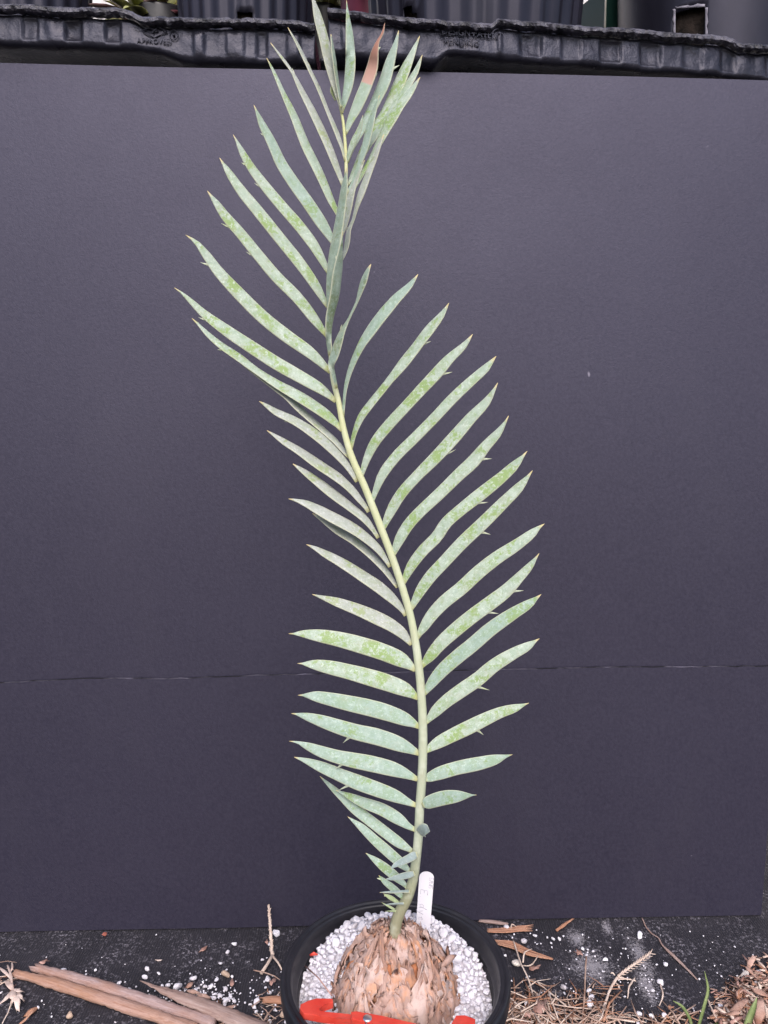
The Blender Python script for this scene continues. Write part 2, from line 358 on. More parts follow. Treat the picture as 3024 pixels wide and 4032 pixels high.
# ------------------------------------------------------------------ ground
def sheet(name, x0, x1, y0, y1, z, nx, ny, mat, amp=0, sc=3):
    bm = bmesh.new(); V = []
    for j in range(ny + 1):
        row = []
        for i in range(nx + 1):
            x = x0 + (x1 - x0) * i / nx; y = y0 + (y1 - y0) * j / ny
            row.append(bm.verts.new((x, y, z + (amp * nz((x, y, 0.3), sc) if amp else 0))))
        V.append(row)
    for j in range(ny):
        for i in range(nx): bm.faces.new((V[j][i], V[j][i+1], V[j+1][i+1], V[j+1][i]))
    return obj(name, bm, mat)
tag(sheet('ground', -60, 60, -60, 60, -0.012, 8, 8, M['soil']), kind='structure', label='dark bare soil under and around the weed mat')
tag(sheet('weed_mat', -2.5, 2.5, -2.5, 1.9, -0.0015, 150, 150, M['mat'], 0.0015, 9), kind='structure', label='black woven weed mat with chalky stains')

# ------------------------------------------------------------------ boards
bl, br = at_z(0, 3674), at_z(3005, 3602)
def boardY(X, z):
    yb = bl.y + (br.y - bl.y) * (X - bl.x) / (br.x - bl.x)
    yt = 1.06 + (1.13 - 1.06) * (X + 0.55) / 1.14
    return yb + (yt - yb) * z / 1.192 + 0.0128
XR, XL = br.x, br.x - 1.22
def top_z(X): return 1.196 + 0.002 * math.sin(X * 5)
SEAM = [(0, 2689), (190 * 1.8228, 2673), (370 * 1.8228, 2675), (560 * 1.8228, 2661), (1020 * 1.8228, 2643), (2400, 2630), (3024, 2624)]
seam_tab = []
for x, y in SEAM:
    z = 0.4
    for _ in range(6):
        p = at_y(x, y, boardY((x - 1512) / FPX * 1.08, z) - 0.0128); z = p.z
    seam_tab.append((p.x, p.z))
def board(name, zlo, zhi, off, label, thick=0.0048, ragged=0.0):
    bm = bmesh.new(); NX, NZ = 90, 30; F = []; B = []
    for i in range(NX + 1):
        X = XL + (XR - XL) * i / NX; a, b = [], []
        zl, zh = zlo(X), zhi(X) + ragged * nz((X, 7.1, 0), 60) + ragged * 0.8 * nz((X, 1.1, 0), 140)
        for j in range(NZ + 1):
            z = zl + (zh - zl) * j / NZ
            Y = boardY(X, z) + off + 0.0035 * nz((X, z, off), 2.6)
            xx = X + (0.0015 * nz((0, z, 2.0), 25) if i in (0, NX) else 0)
            if i == NX: xx -= 0.004 * max(0, 1 - z / 0.10)
            a.append(bm.verts.new((xx, Y - thick, z))); b.append(bm.verts.new((xx, Y, z)))
        F.append(a); B.append(b)
    for i in range(NX):
        for j in range(NZ):
            bm.faces.new((F[i][j], F[i+1][j], F[i+1][j+1], F[i][j+1])); bm.faces.new((B[i][j], B[i][j+1], B[i+1][j+1], B[i+1][j]))
        for j in (0, NZ):
            f = bm.faces.new((F[i][j], F[i+1][j], B[i+1][j], B[i][j])); f.material_index = 1
    for j in range(NZ):
        for i in (0, NX):
            f = bm.faces.new((F[i][j], F[i][j+1], B[i][j+1], B[i][j])); f.material_index = 1
    for e in bm.edges:
        if len(e.link_faces) == 2 and e.link_faces[0].material_index != e.link_faces[1].material_index: e.smooth = False
    o = obj(name, bm, [M['board'], M['board_edge']])
    bv = o.data
    for p in bv.polygons: p.use_smooth = p.material_index == 0
    return tag(o, label, 'backdrop board')
board('backdrop_board', lambda X: 0.30, top_z, 0.0, 'large upper black foam backdrop board leaning under the tray edge')
board('backdrop_board', lambda X: 0.001, lambda X: lerp_tab(seam_tab, X), -0.0080, 'low strip of black backdrop board standing on the weed mat behind the pot', ragged=0.0012)

# ------------------------------------------------------------------ bench, trays
bench = empty('plant_bench', (0, 1.5, 0), 'rough timber bench standing behind the backdrop boards under the trays', 'bench')
for i, y in enumerate((1.22, 1.36, 1.50, 1.64, 1.78)):
    bm = bmesh.new(); box(bm, -1.3, 1.3, y, y + 0.125, 1.165, 1.203); obj('deck_plank', bm, M['wood'], bench, smooth=False)
for x in (-1.1, 0, 1.1):
    for y in (1.26, 1.78):
        bm = bmesh.new(); box(bm, x - 0.04, x + 0.04, y, y + 0.08, -0.01, 1.1645); obj('leg', bm, M['wood'], bench, smooth=False)
# rest of the trays: fronts are given by lip-top and face-bottom lines
def make_tray(name, label, xs, Yfun, lipT, botT, panels, seed, feet=()):
    root = empty(name, (0, 1.3, 1.2), label, 'tray', 'black plastic trays along the bench')
    rnd = random.Random(seed); bm = bmesh.new(); bl2 = bmesh.new()
    x0, x1 = xs; n = int((x1 - x0) / 7); rows = []; lips = []
    for i in range(n + 1):
        px_ = x0 + (x1 - x0) * i / n
        X = (px_ - 1512) / FPX * 1.0
        for _ in range(4):
            Y = Yfun(X); pl = at_y(px_, lerp_tab(lipT, px_), Y); X = pl.x
        pb = at_y(px_, lerp_tab(botT, px_), Y + 0.004)
        zt, zb = pl.z + 0.0022 * nz((X, seed, 21), 16) + 0.0012 * nz((X, seed, 31), 50), pb.z + 0.0022 * nz((X, seed, 23), 20)
        d = 0.0
        for a, b, dep in panels:
            s = min(1, max(0, (px_ - a) / 9)) * min(1, max(0, (b - px_) / 9))
            d += dep * s * s * (3 - 2 * s)
        w = 0.0018 * nz((X, seed, 0), 28) + 0.0012 * nz((X, seed, 5), 90)
        hgt = zt - zb; lipd = 0.010 + 0.0035 * nz((X, seed + 3, 1), 22) + 0.002 * nz((X, seed, 9), 80)
        lh = 0.0088 + 0.0018 * nz((X, seed, 2), 40)
        body = []
        def add(lst, b_, dy, z): lst.append(b_.verts.new((X, Y + dy, z)))
        zf = zt - lh - 0.001
        add(body, bm, 0.55, zt - 0.012); add(body, bm, 0.012, zt - 0.012); add(body, bm, 0.012, zf)
        K = 9
        for k in range(K + 1):
            t = k / K; z = zf + (zb - zf) * t
            inner = math.sin(math.pi * min(1, max(0, (t - 0.05) / 0.9))) ** 0.35
            add(body, bm, 0.0105 - 0.0035 * t + d * inner + w * inner + 0.0012 * nz((X, z, seed), 60), z)
        wob = 0.003 * nz((X, seed, 11), 35)
        add(body, bm, 0.012 + wob, zb - 0.004); add(body, bm, 0.022, zb - 0.0055); add(body, bm, 0.55, zb - 0.0055)
        rows.append(body)
        lp = []
        ang = [(-0.2, 0.5), (-0.75, 0.92), (-1.0, 0.6), (-1.0, 0.1), (-0.6, -0.15), (0.1, -0.1)]
        z0 = zt - lh
        jag = 0.0016 * nz((X, seed, 17), 150) + 0.0022 * max(0, nz((X, seed, 4), 45))
        for q, (cy, cz) in enumerate(((1.15, 1.02), (0.55, 1.0), (-0.3, 0.93), (-0.62, 0.6), (-0.6, 0.18), (-0.25, 0.0), (0.6, 0.05), (1.15, 0.1))):
            jj = 0.0016 * nz((X, q * 0.013, seed), 120) + 0.0009 * nz((X, q * 0.02, seed), 300)
            lp.append(bl2.verts.new((X, Y + 0.004 + lipd * cy * 0.9 + jj, z0 + lh * cz + jag * (1.0 if cz < 0.3 else 0.5) + jj)))
        lips.append(lp)
    for rr, b_ in ((rows, bm), (lips, bl2)):
        for r0, r1 in zip(rr, rr[1:]):
            m = len(r0)
            for k in range(m): b_.faces.new((r0[k], r0[(k+1) % m], r1[(k+1) % m], r1[k]))
        b_.faces.new(rr[0]); b_.faces.new(rr[-1][::-1])
    obj('front_wall', bm, M['tray'], root)
    obj('rolled_lip', bl2, M['lip'], root, smooth=False)
    return root
YL = lambda X: 1.05 + 0.09 * (X + 0.5)
YR = lambda X: 1.06 + 0.15 * (X + 0.07)
lipL = [(-300, -4), (0, 10), (250, 20), (400, 28), (500, 32), (520, 40), (560, 60), (700, 66), (900, 66), (1100, 70), (1180, 76), (1240, 84)]
botL = [(-300, 140), (0, 156), (250, 160), (520, 172), (610, 186), (625, 190), (690, 215), (760, 226), (1000, 232), (1240, 234)]
panL = [(-160, -70, 0.004), (65, 135, 0.005), (235, 310, 0.005), (395, 465, 0.005), (750, 800, -0.004), (880, 960, -0.003), (1000, 1050, 0.004), (1120, 1180, -0.003)]
tl = make_tray('nursery_tray', 'black plastic tray with diamond stamp and split rolled rim under two pots', (-300, 1238), YL, lipL, botL, panL, 3.3)
lipR = [(1290, 26), (1370, 35), (1560, 58), (1700, 72), (1850, 85), (1930, 91), (1942, 86), (1958, 70), (2100, 80), (2400, 103), (2650, 125), (2860, 138), (2890, 145), (2925, 165), (3024, 172), (3400, 196)]
botR = [(1290, 198), (1560, 215), (1700, 230), (1725, 222), (1765, 190), (1900, 200), (1990, 216), (2300, 236), (2500, 255), (2700, 266), (2850, 284), (3024, 299), (3400, 330)]
panR = [(1340, 1380, -0.003), (1480, 1560, -0.002), (2050, 2145, 0.0045), (2215, 2300, 0.004), (2368, 2462, 0.006), (2530, 2620, 0.005), (2700, 2785, 0.0035), (2850, 2920, 0.0035), (1960, 1985, -0.003), (3030, 3120, 0.004)]
tr = make_tray('nursery_tray', 'black plastic tray embossed with small lettering and dented square panels', (1290, 3400), YR, lipR, botR, panR, 8.8)
# lower crumpled ledges
def ledge(parent, pts, Yf, seed):
    bm = bmesh.new(); prev = None; rows = []
    n = 60; P = catmull(pts, n)
    for i, (x, y) in enumerate(P):
        X = (x - 1512) / FPX; Y = Yf(X) + 0.062
        p = at_y(x, y, Y)
        a = 0.002 * nz((p.x, seed, 0), 70)
        row = [(0.06, 0.002), (0.004, 0.003 + a), (-0.004, 0.001 + a), (-0.005, -0.003 + a), (0.0, -0.006 + a * 1.6), (0.003, -0.009), (0.004, -0.05), (0.06, -0.05)]
        rows.append([bm.verts.new((p.x, p.y + dy, p.z + dz)) for dy, dz in row])
    for r0, r1 in zip(rows, rows[1:]):
        m = len(r0)
        for k in range(m): bm.faces.new((r0[k], r0[(k+1) % m], r1[(k+1) % m], r1[k]))
    bm.faces.new(rows[0]); bm.faces.new(rows[-1][::-1])
    obj('lower_ledge', bm, M['tray'], parent)
ledge(tr, [(1262, 240), (1290, 228), (1340, 226), (1420, 230), (1500, 240), (1560, 236), (1640, 238), (1700, 252), (1744, 262)], YR, 1.7)
ledge(tl, [(700, 240), (780, 246), (900, 250), (1010, 252), (1150, 256), (1225, 260)], YL, 4.1)
# embossed marks
def text_part(name, body, size, loc, rotz, mat, parent, extrude=0.0006, tilt=R(90), roll=0.0):
    cu = bpy.data.curves.new(name, 'FONT'); cu.body = body; cu.size = size; cu.extrude = extrude; cu.align_x = 'CENTER'; cu.align_y = 'CENTER'
    to = bpy.data.objects.new(name, cu); C.objects.link(to)
    dg = bpy.context.evaluated_depsgraph_get(); me = bpy.data.meshes.new_from_object(to.evaluated_get(dg))
    bpy.data.objects.remove(to); me.materials.clear(); me.materials.append(mat)
    o = bpy.data.objects.new(name, me); C.objects.link(o)
    o.rotation_euler = (tilt, roll, rotz); o.parent = parent; o.location = Vector(loc) - parent_world(parent)
    return o
M['emboss'] = simple('embossed_plastic', (0.022, 0.022, 0.03), (0.045, 0.044, 0.058), 60, 0.4, 0.2)
p = at_y(1860, 133, YR(0.115) + 0.0075)
text_part('embossed_lettering', 'DESIGN PATENT', 0.0112, p, R(8.5), M['tray'], tr, roll=R(1.0))
p = at_y(1820, 166, YR(0.10) + 0.0068)
text_part('embossed_lettering', 'PENDING', 0.0112, p, R(8.5), M['tray'], tr, roll=R(1.0))
yl = lambda x: YL((x - 1512) / FPX * 0.985) + 0.0075
p = at_y(607, 163, yl(607) - 0.001)
text_part('embossed_lettering', 'APPROVED', 0.0088, p, R(5), M['tray'], tl)
bm = bmesh.new()
dm = [at_y(x, y, yl(x) - 0.0005) for x, y in ((560, 122), (607, 97), (658, 124), (608, 150))]
for a, b in zip(dm, dm[1:] + dm[:1]): tube(bm, [a, b], [0.0007, 0.0007], 5)
sq = [at_y(x, y, yl(x) - 0.0005) for x, y in ((592, 112), (612, 118), (598, 124), (604, 132), (604, 124), (618, 110), (612, 128), (622, 120))]
tube(bm, sq, [0.0008] * len(sq), 5)
obj('diamond_stamp', bm, M['tray'], tl)
bm = bmesh.new()
c0 = at_y(684, 138, yl(684) - 0.0003)
ring = [c0 + Vector((0.0052 * math.cos(a), 0, 0.0062 * math.sin(a))) for a in [k * math.pi / 10 for k in range(21)]]
tube(bm, ring, [0.0006] * 21, 5, cap=False); tube(bm, [c0 + Vector((0, 0.001, 0)), c0 - Vector((0, 0.001, 0))], [0.0017, 0.0012], 8)
obj('round_stamp', bm, M['tray'], tl)

# ------------------------------------------------------------------ pots on the bench
def bench_pot(name, label, pxc, half, Yc, ztop, mat, ribs=0, ribd=0.003, group=None, taper=0.10, hole=None, zbase=None, ribphase=0.0, rim=True, cat='plant pot'):
    t = Yc / 1.08; r = half / FPX * t
    X = (pxc - 1512) / FPX * t
    tf = YL if pxc < 1262 else YR
    lt = lipL if pxc < 1262 else lipR
    zb = at_y(pxc, lerp_tab(lt, pxc), tf(X)).z - 0.0115 if zbase is None else zbase
    root = empty(name, (X, Yc, zb), label, cat, group)
    bm = bmesh.new(); N = 144; th = 0.003
    zs = [zb + 0.001 + (ztop - zb - 0.001) * k / 40 for k in range(41)]
    def rad(a, z):
        rr = r * (1 + taper * (z - zb - 0.03) / 0.3)
        if ribs:
            s = math.cos(ribs * (a + ribphase)); rr += ribd * max(-1, min(1, s * 3.0)) * 0.5
        return rr
    O, I = [], []
    for z in zs:
        O.append([bm.verts.new((X + rad(2*math.pi*k/N, z) * math.cos(2*math.pi*k/N), Yc + rad(2*math.pi*k/N, z) * math.sin(2*math.pi*k/N), z)) for k in range(N)])
        I.append([bm.verts.new((X + (rad(2*math.pi*k/N, z) - th) * math.cos(2*math.pi*k/N), Yc + (rad(2*math.pi*k/N, z) - th) * math.sin(2*math.pi*k/N), z)) for k in range(N)])
    def inhole(j, k):
        if hole is None: return False
        a = 2*math.pi*(k + 0.5)/N; z = (zs[j] + zs[j+1]) / 2; rr = rad(a, z)
        P = Vector((X + rr*math.cos(a), Yc + rr*math.sin(a), z))
        if P.y > Yc: return False
        dd = P - Vector((0, 0, H)); depth = dd.y * CP - dd.z * SP; up = dd.y * SP + dd.z * CP
        qx = 1512 + FPX * dd.x / depth; qy = 2016 - FPX * up / depth
        return hole(qx, qy)
    hid = set((j, k) for j in range(40) for k in range(N) if inhole(j, k))
    for j in range(40):
        for k in range(N):
            k2 = (k + 1) % N
            if (j, k) in hid: continue
            bm.faces.new((O[j][k], O[j][k2], O[j+1][k2], O[j+1][k])); bm.faces.new((I[j][k], I[j+1][k], I[j+1][k2], I[j][k2]))
            if (j, (k+1) % N) in hid: bm.faces.new((O[j][k2], I[j][k2], I[j+1][k2], O[j+1][k2]))
            if (j, (k-1) % N) in hid: bm.faces.new((O[j][k], O[j+1][k], I[j+1][k], I[j][k]))
            if (j+1, k) in hid: bm.faces.new((O[j+1][k], O[j+1][k2], I[j+1][k2], I[j+1][k]))
            if (j-1, k) in hid: bm.faces.new((O[j][k], I[j][k], I[j][k2], O[j][k2]))
    for k in range(N):
        k2 = (k + 1) % N
        bm.faces.new((O[40][k], O[40][k2], I[40][k2], I[40][k])); bm.faces.new((O[0][k], I[0][k], I[0][k2], O[0][k2]))
    obj('pot_wall', bm, mat, root)
    bm = bmesh.new(); bmesh.ops.create_circle(bm, cap_ends=True, radius=r * 0.97, segments=48, matrix=Matrix.Translation((X, Yc, zb + 0.0006)))
    obj('pot_base', bm, mat, root)
    if rim:
        bm = bmesh.new(); ro = r * (1 + taper * (ztop - zb - 0.03) / 0.3)
        revolve(bm, [(ro + 0.001, ztop - 0.012), (ro + 0.006, ztop - 0.012), (ro + 0.006, ztop + 0.001), (ro - 0.004, ztop + 0.001), (ro - 0.004, ztop - 0.001), (ro + 0.001, ztop - 0.001)], 96, (X, Yc, 0), close=True)
        obj('rim', bm, mat, root)
    bm = bmesh.new()
    def sfn(a, rr, z, j): return rr * (1 + 0.05 * nz((math.cos(a) * 3, math.sin(a) * 3, z * 30), 2.0)) - 0.0035 * abs(nz((math.cos(a) * 9, math.sin(a) * 9, z * 70), 1.5)), z + 0.003 * nz((math.cos(a), math.sin(a), z), 8)
    sr = r * 0.93
    revolve(bm, [(0.001, zb + 0.004)] + [(sr, zb + 0.004 + (ztop - 0.03 - zb) * k / 24) for k in range(25)] + [(0.001, ztop - 0.022)], 96, (X, Yc, 0), sfn)
    obj('potting_soil', bm, M['darksoil'], root)
    return root, X, r, zb
GP = 'black pots standing on the trays'
bench_pot('plant_pot', 'fluted black pot at the end of the tray beyond the low round pot', 90, 250, 1.21, 1.62, M['bigpot'], 22, 0.004)
bench_pot('plant_pot', 'low black pot with pale rim holding a leafy plant', 640, 140, 1.305, 1.352, M['pot'], 0, taper=0.2, rim=False)
def hole1(x, y): return abs(x - 962) < 32 and y > 68 - 24 * math.sqrt(max(0, 1 - ((x - 962) / 32) ** 2))
b1, X1, r1, zb1 = bench_pot('plant_pot', 'scuffed black fluted pot with an arched drain hole above the diamond stamp', 968, 252, 1.215, 1.62, M['bigpot'], 26, 0.0035, hole=hole1, ribphase=0.1)
def hole2(x, y): return abs(x - 1612) < 24 and y > 55 - 24 * math.sqrt(max(0, 1 - ((x - 1612) / 24) ** 2))
bench_pot('plant_pot', 'widest fluted black pot with a small round drain hole above the lettering', 1868, 395, 1.275, 1.65, M['bigpot'], 30, 0.005, hole=hole2, ribphase=0.02, taper=0.14)
def hole3(x, y): return 2661 < x < 2774 and y > 38 - 5 * (x - 2661) / 113
b6, X6, r6, zb6 = bench_pot('plant_pot', 'smooth black pot with a square window cut in its side showing soil', 2800, 342, 1.335, 1.68, M['bigpot'], 0, hole=hole3)
bench_pot('plant_pot', 'maroon red pot behind the two fluted black pots', 1482, 132, 1.46, 1.62, M['maroon'], 0)
bench_pot('plant_pot', 'black pot half hidden behind the gap between the two trays', 1262, 120, 1.56, 1.472, M['pot'], 0, zbase=1.2045, rim=False)
# scuffed halo round the square window
bm = bmesh.new()
def on6(x, y):
    d = ray(x, y); o_ = Vector((0, 0, H))
    rr = r6 * 1.004; a = d.x**2 + d.y**2; b = 2 * (d.x * -X6 + d.y * -1.335); c_ = X6**2 + 1.335**2 - (rr + 0.0022) ** 2
    t = (-b - math.sqrt(max(0, b*b - 4*a*c_))) / (2 * a); return o_ + d * t
for side in (((2660, 135), (2660, 36)), ((2660, 34), (2776, 28)), ((2777, 30), (2777, 140))):
    (xa, ya), (xb, yb) = side; V = []
    for i in range(13):
        t = i / 12; x = xa + (xb - xa) * t; y = ya + (yb - ya) * t
        w = 9 + 7 * nz((x, y, 3), 0.05) + 4 * nz((x, y, 1), 0.2)
        dx, dy = (-1, 0) if xa == xb and xa < 2700 else ((1, 0) if xa == xb else (0, -1))
        V.append([bm.verts.new(on6(x + dx * w * k, y + dy * w * k)) for k in (0, 0.5, 1)])
    for a, b in zip(V, V[1:]):
        for k in range(2): bm.faces.new((a[k], b[k], b[k+1], a[k+1]))
o = obj('scuffed_cut_edge', bm, M['scuff'], b6)
sm = o.modifiers.new('thickness', 'SOLIDIFY'); sm.thickness = 0.0006
# square green pot
gx0 = at_y(2428, 60, 1.43); zg = 1.2485 + 0.0
root = empty('plant_pot', (gx0.x, 1.46, zg), 'dark green square pot squeezed between black pots', 'plant pot')
bm = bmesh.new()
for z, s in ((zg, 0.036), (1.355, 0.0405), (1.356, 0.044), (1.45, 0.047)):
    for q in range(4):
        a = R(90 * q + 45 + 20); bm.verts.new((gx0.x + s * 1.414 * math.cos(a), 1.46 + s * 1.414 * math.sin(a), z))
bm.verts.ensure_lookup_table(); v = bm.verts
for j in range(3):
    for q in range(4): bm.faces.new((v[j*4+q], v[j*4+(q+1) % 4], v[j*4+4+(q+1) % 4], v[j*4+4+q]))
bm.faces.new((v[3], v[2], v[1], v[0])); bm.faces.new(v[12:16])
obj('pot_wall', bm, M['greenpot'], root, smooth=False)
bm = bmesh.new()
for q in (2, 3):
    a = R(90 * q + 45 + 20)
    tube(bm, [(gx0.x + s * 1.42 * math.cos(a), 1.46 + s * 1.42 * math.sin(a), z) for z, s in ((zg, 0.036), (1.355, 0.0405), (1.356, 0.044), (1.45, 0.047))], [0.0018] * 4, 6)
obj('pale_corner', bm, M['cream'], root)
# wall and leafy plants far behind
bm = bmesh.new()
N = 60; V = []
for i in range(N * 4 + 1):
    x = -2.2 + 4.4 * i / (N * 4); y = 2.2 + (0.012 if (i // 2) % 2 else 0)
    V.append((bm.verts.new((x, y, -0.005)), bm.verts.new((x, y, 1.95)), bm.verts.new((x, y + 0.03, 1.95)), bm.verts.new((x, y + 0.03, -0.005))))
for a, b in zip(V, V[1:]):
    for k in range(4): bm.faces.new((a[k], b[k], b[(k+1) % 4], a[(k+1) % 4]))
bm.faces.new(V[0]); bm.faces.new(V[-1][::-1])
tag(obj('wall', bm, M['wall'], smooth=False), 'pale corrugated wall glimpsed in the gaps behind the pots', 'wall')
def strap_plant(name, label, base, n, length, mats, seed, spread=0.9):
    rnd = random.Random(seed); root = empty(name, base, label, 'plant')
    for i in range(n):
        a = rnd.uniform(0, 2*math.pi); L_ = length * rnd.uniform(0.7, 1.1); e = rnd.uniform(0.35, 1.2); bm = bmesh.new(); rows = []
        d = Vector((math.cos(a), math.sin(a), 0)); s = d.cross(Vector((0, 0, 1)))
        for k in range(9):
            t = k / 8; p = Vector(base) + d * (L_ * t * math.cos(e) * spread) + Vector((0, 0, L_ * t * math.sin(e) - 0.5 * L_ * t * t * math.cos(e)))
            w = 0.011 * math.sin(math.pi * (0.12 + 0.88 * t)) + 0.0006
            rows.append([bm.verts.new(p + s * w * q + Vector((0, 0, abs(q) * w * 0.4)) + Vector((0, 0, dz))) for q, dz in ((-1, 0), (0, 0), (1, 0), (0, 0.001))])
        for r0, r1 in zip(rows, rows[1:]):
            for k in range(4): bm.faces.new((r0[k], r0[(k+1) % 4], r1[(k+1) % 4], r1[k]))
        obj('leaf', bm, mats[i % len(mats)], root)
strap_plant('leafy_plant', 'pinkish and green strap leaved plant rising from the low pot', (at_y(600, 20, 1.31).x, 1.31, 1.32), 60, 0.17, [M['plantred'], M['plantleaf'], M['plantleaf']], 5)
strap_plant('leafy_plant', 'yellow green strap leaved plant rising from the pot behind the tray gap', (at_y(1310, 20, 1.56).x, 1.54, 1.46), 46, 0.20, [M['plantleaf']], 6)

# ------------------------------------------------------------------ the pot in front
PX, PY, RZ, PR = 0.0115, 0.704, 0.19, 0.115
pot = empty('plant_pot', (PX, PY, 0.0), 'black round nursery pot full of white pumice on the weed mat', 'plant pot')
def prof(lst): return lst
bm = bmesh.new()
revolve(bm, [(0.001, 0.001), (0.080, 0.001), (0.083, 0.006), (0.100, 0.150), (0.1015, 0.170), (0.0985, 0.170), (0.0965, 0.150), (0.080, 0.008), (0.001, 0.008)], 128, (PX, PY, 0))
obj('pot_wall', bm, M['pot'], pot)
bm = bmesh.new()
pr = [(0.1015, 0.1702), (0.1075, 0.168), (0.110, 0.1655), (0.1125, 0.167), (0.1142, 0.172), (0.1150, 0.180), (0.1150, 0.1865), (0.1140, 0.1895), (0.1120, 0.1908), (0.1100, 0.1900), (0.1092, 0.1886), (0.1078, 0.1884), (0.1066, 0.1893), (0.1050, 0.1888), (0.1040, 0.1870), (0.1034, 0.180), (0.1020, 0.1745), (0.0992, 0.1725), (0.0986, 0.1706)]
revolve(bm, pr, 160, (PX, PY, 0), lambda a, r, z, j: (r * (1 + 0.004 * math.sin(2 * a + 0.6)), z + 0.0008 * math.sin(3 * a)), close=True)
obj('rim', bm, M['pot'], pot)

def mound(r, y=0.0):
    q = min(1.0, r / 0.1)
    return 0.160 + 0.026 * (1 - q * q) + 0.42 * max(-0.06, min(0.068, y)) * (1.0 if y > 0 else 0.35) * (1 - 0.45 * q ** 6)
bm = bmesh.new(); c0 = bm.verts.new((PX, PY, mound(0) - 0.006)); rings = []
for j in range(1, 17):
    r = 0.0975 * j / 16
    rings.append([bm.verts.new((PX + r * math.cos(k * math.pi / 36), PY + r * math.sin(k * math.pi / 36), mound(r, r * math.sin(k * math.pi / 36)) - 0.0034 + 0.0015 * nz((r * math.cos(k*math.pi/36), r * math.sin(k*math.pi/36), 0), 120))) for k in range(72)])
for k in range(72): bm.faces.new((c0, rings[0][k], rings[0][(k+1) % 72]))
for a, b in zip(rings, rings[1:]):
    for k in range(72): bm.faces.new((a[k], b[k], b[(k+1) % 72], a[(k+1) % 72]))
tag(obj('gravel_bed', bm, M['gravelbed']), 'grey pumice fines filling the black pot', 'gravel', kind='stuff')

def pebble_mesh(seed, sub=1, rough=0.35):
    bm = bmesh.new(); bmesh.ops.create_icosphere(bm, subdivisions=sub, radius=1.0)
    rnd = random.Random(seed); pl = [(Vector((rnd.gauss(0,1), rnd.gauss(0,1), rnd.gauss(0,1))).normalized(), rnd.uniform(0.5, 0.8)) for _ in range(10)]
    for v_ in bm.verts:
        p = v_.co.copy()
        for nrm, dd in pl:
            q = p.dot(nrm)
            if q > dd: p -= nrm * (q - dd) * 0.95
        p *= 1 + rough * 0.5 * nz(p + Vector((seed, 0, 0)), 1.4)
        v_.co = p
    return bm
PEB = []
for s in range(9):
    bm = pebble_mesh(s * 3.7 + 1, 2); me = bpy.data.meshes.new('pumice_pebble'); bm.to_mesh(me); bm.free()
    me.polygons.foreach_set('use_smooth', [True] * len(me.polygons)); me.materials.append(M['pumice']); PEB.append(me)
CAUD = [(0.0645, 0.150), (0.0620, 0.168), (0.0575, 0.182), (0.0510, 0.195), (0.0425, 0.207), (0.0330, 0.2175), (0.0235, 0.2265), (0.0140, 0.2325), (0.002, 0.2355)]
def caud_r(z): return lerp_tab([(b, a) for a, b in CAUD], z)
# pumice: largest stones single, the fines as stuff
cells = []; rnd = random.Random(4)
def fits(x, y, rad):
    for (a, b, c_) in cells:
        if (a-x)**2 + (b-y)**2 < (rad + c_)**2 * 0.56: return False
    return True
stones = []
for size, tries in ((0.0060, 40), (0.0047, 200), (0.0036, 900), (0.0028, 4500), (0.0021, 9000)):
    for _ in range(tries):
        a = rnd.uniform(0, 2*math.pi); r = math.sqrt(rnd.uniform(0.05, 1)) * 0.0965
        x, y = r * math.cos(a), r * math.sin(a); rad = size * rnd.uniform(0.8, 1.15)
        if r < 0.05 or r + rad > 0.0985: continue
        if y < -0.03 and rad > 0.006 and abs(x) < 0.09: rad *= 0.8
        if fits(x, y, rad): cells.append((x, y, rad)); stones.append((x, y, rad))
stones.sort(key=lambda s: -s[2])
def put_pebble(x, y, z, rad, mesh, label, group, name='pumice_pebble', cat='pebble', flat=0.8, mat=None):
    o = bpy.data.objects.new(name, mesh); C.objects.link(o); o.location = (x, y, z)
    o.rotation_euler = (rnd.uniform(-0.5, 0.5), rnd.uniform(-0.5, 0.5), rnd.uniform(0, 6.28))
    o.scale = (rad * rnd.uniform(0.95, 1.3), rad * rnd.uniform(0.85, 1.05), rad * flat)
    tag(o, label, cat, group); return o
vis = [s for s in stones if s[1] > -0.085]
bigs = vis[:270]; bigset = set(bigs)
for s in bigs:
    r = math.hypot(s[0], s[1])
    put_pebble(PX + s[0], PY + s[1], mound(r, s[1]) - 0.0035 + s[2] * 0.45 + rnd.uniform(-0.001, 0.0018), s[2] * 1.1, PEB[rnd.randrange(9)], 'white pumice stone lying in the top dressing of the black pot', 'pumice stones in the pot')
def scatter_mesh(items, seeds, mat, name):
    bm = bmesh.new(); protos = []
    for s in seeds:
        b = pebble_mesh(s, 1); b.verts.ensure_lookup_table(); b.verts.index_update()
        protos.append(([v_.co.copy() for v_ in b.verts], [[v_.index for v_ in f.verts] for f in b.faces])); b.free()
    for (x, y, z, rad) in items:
        vs_, fs = protos[rnd.randrange(len(protos))]
        mt = Matrix.Translation((x, y, z)) @ Matrix.Rotation(rnd.uniform(0, 6.28), 4, 'Z') @ Matrix.Rotation(rnd.uniform(-1, 1), 4, 'X') @ Matrix.Diagonal((rad * rnd.uniform(0.9, 1.35), rad, rad * 0.85, 1))
        nv = [bm.verts.new(mt @ c_) for c_ in vs_]
        for f in fs: bm.faces.new([nv[i] for i in f])
    return obj(name, bm, mat)
rest = [(PX + s[0], PY + s[1], mound(math.hypot(s[0], s[1]), s[1]) - 0.003 + s[2] * 0.4 + rnd.uniform(-0.0008, 0.0012), s[2] * 1.1) for s in stones if s not in bigset]
tag(scatter_mesh(rest, (2.2, 5.1, 9.7, 14.3), M['gravel'], 'pumice_gravel'), 'fine white pumice between the bigger stones in the pot', 'gravel', kind='stuff')

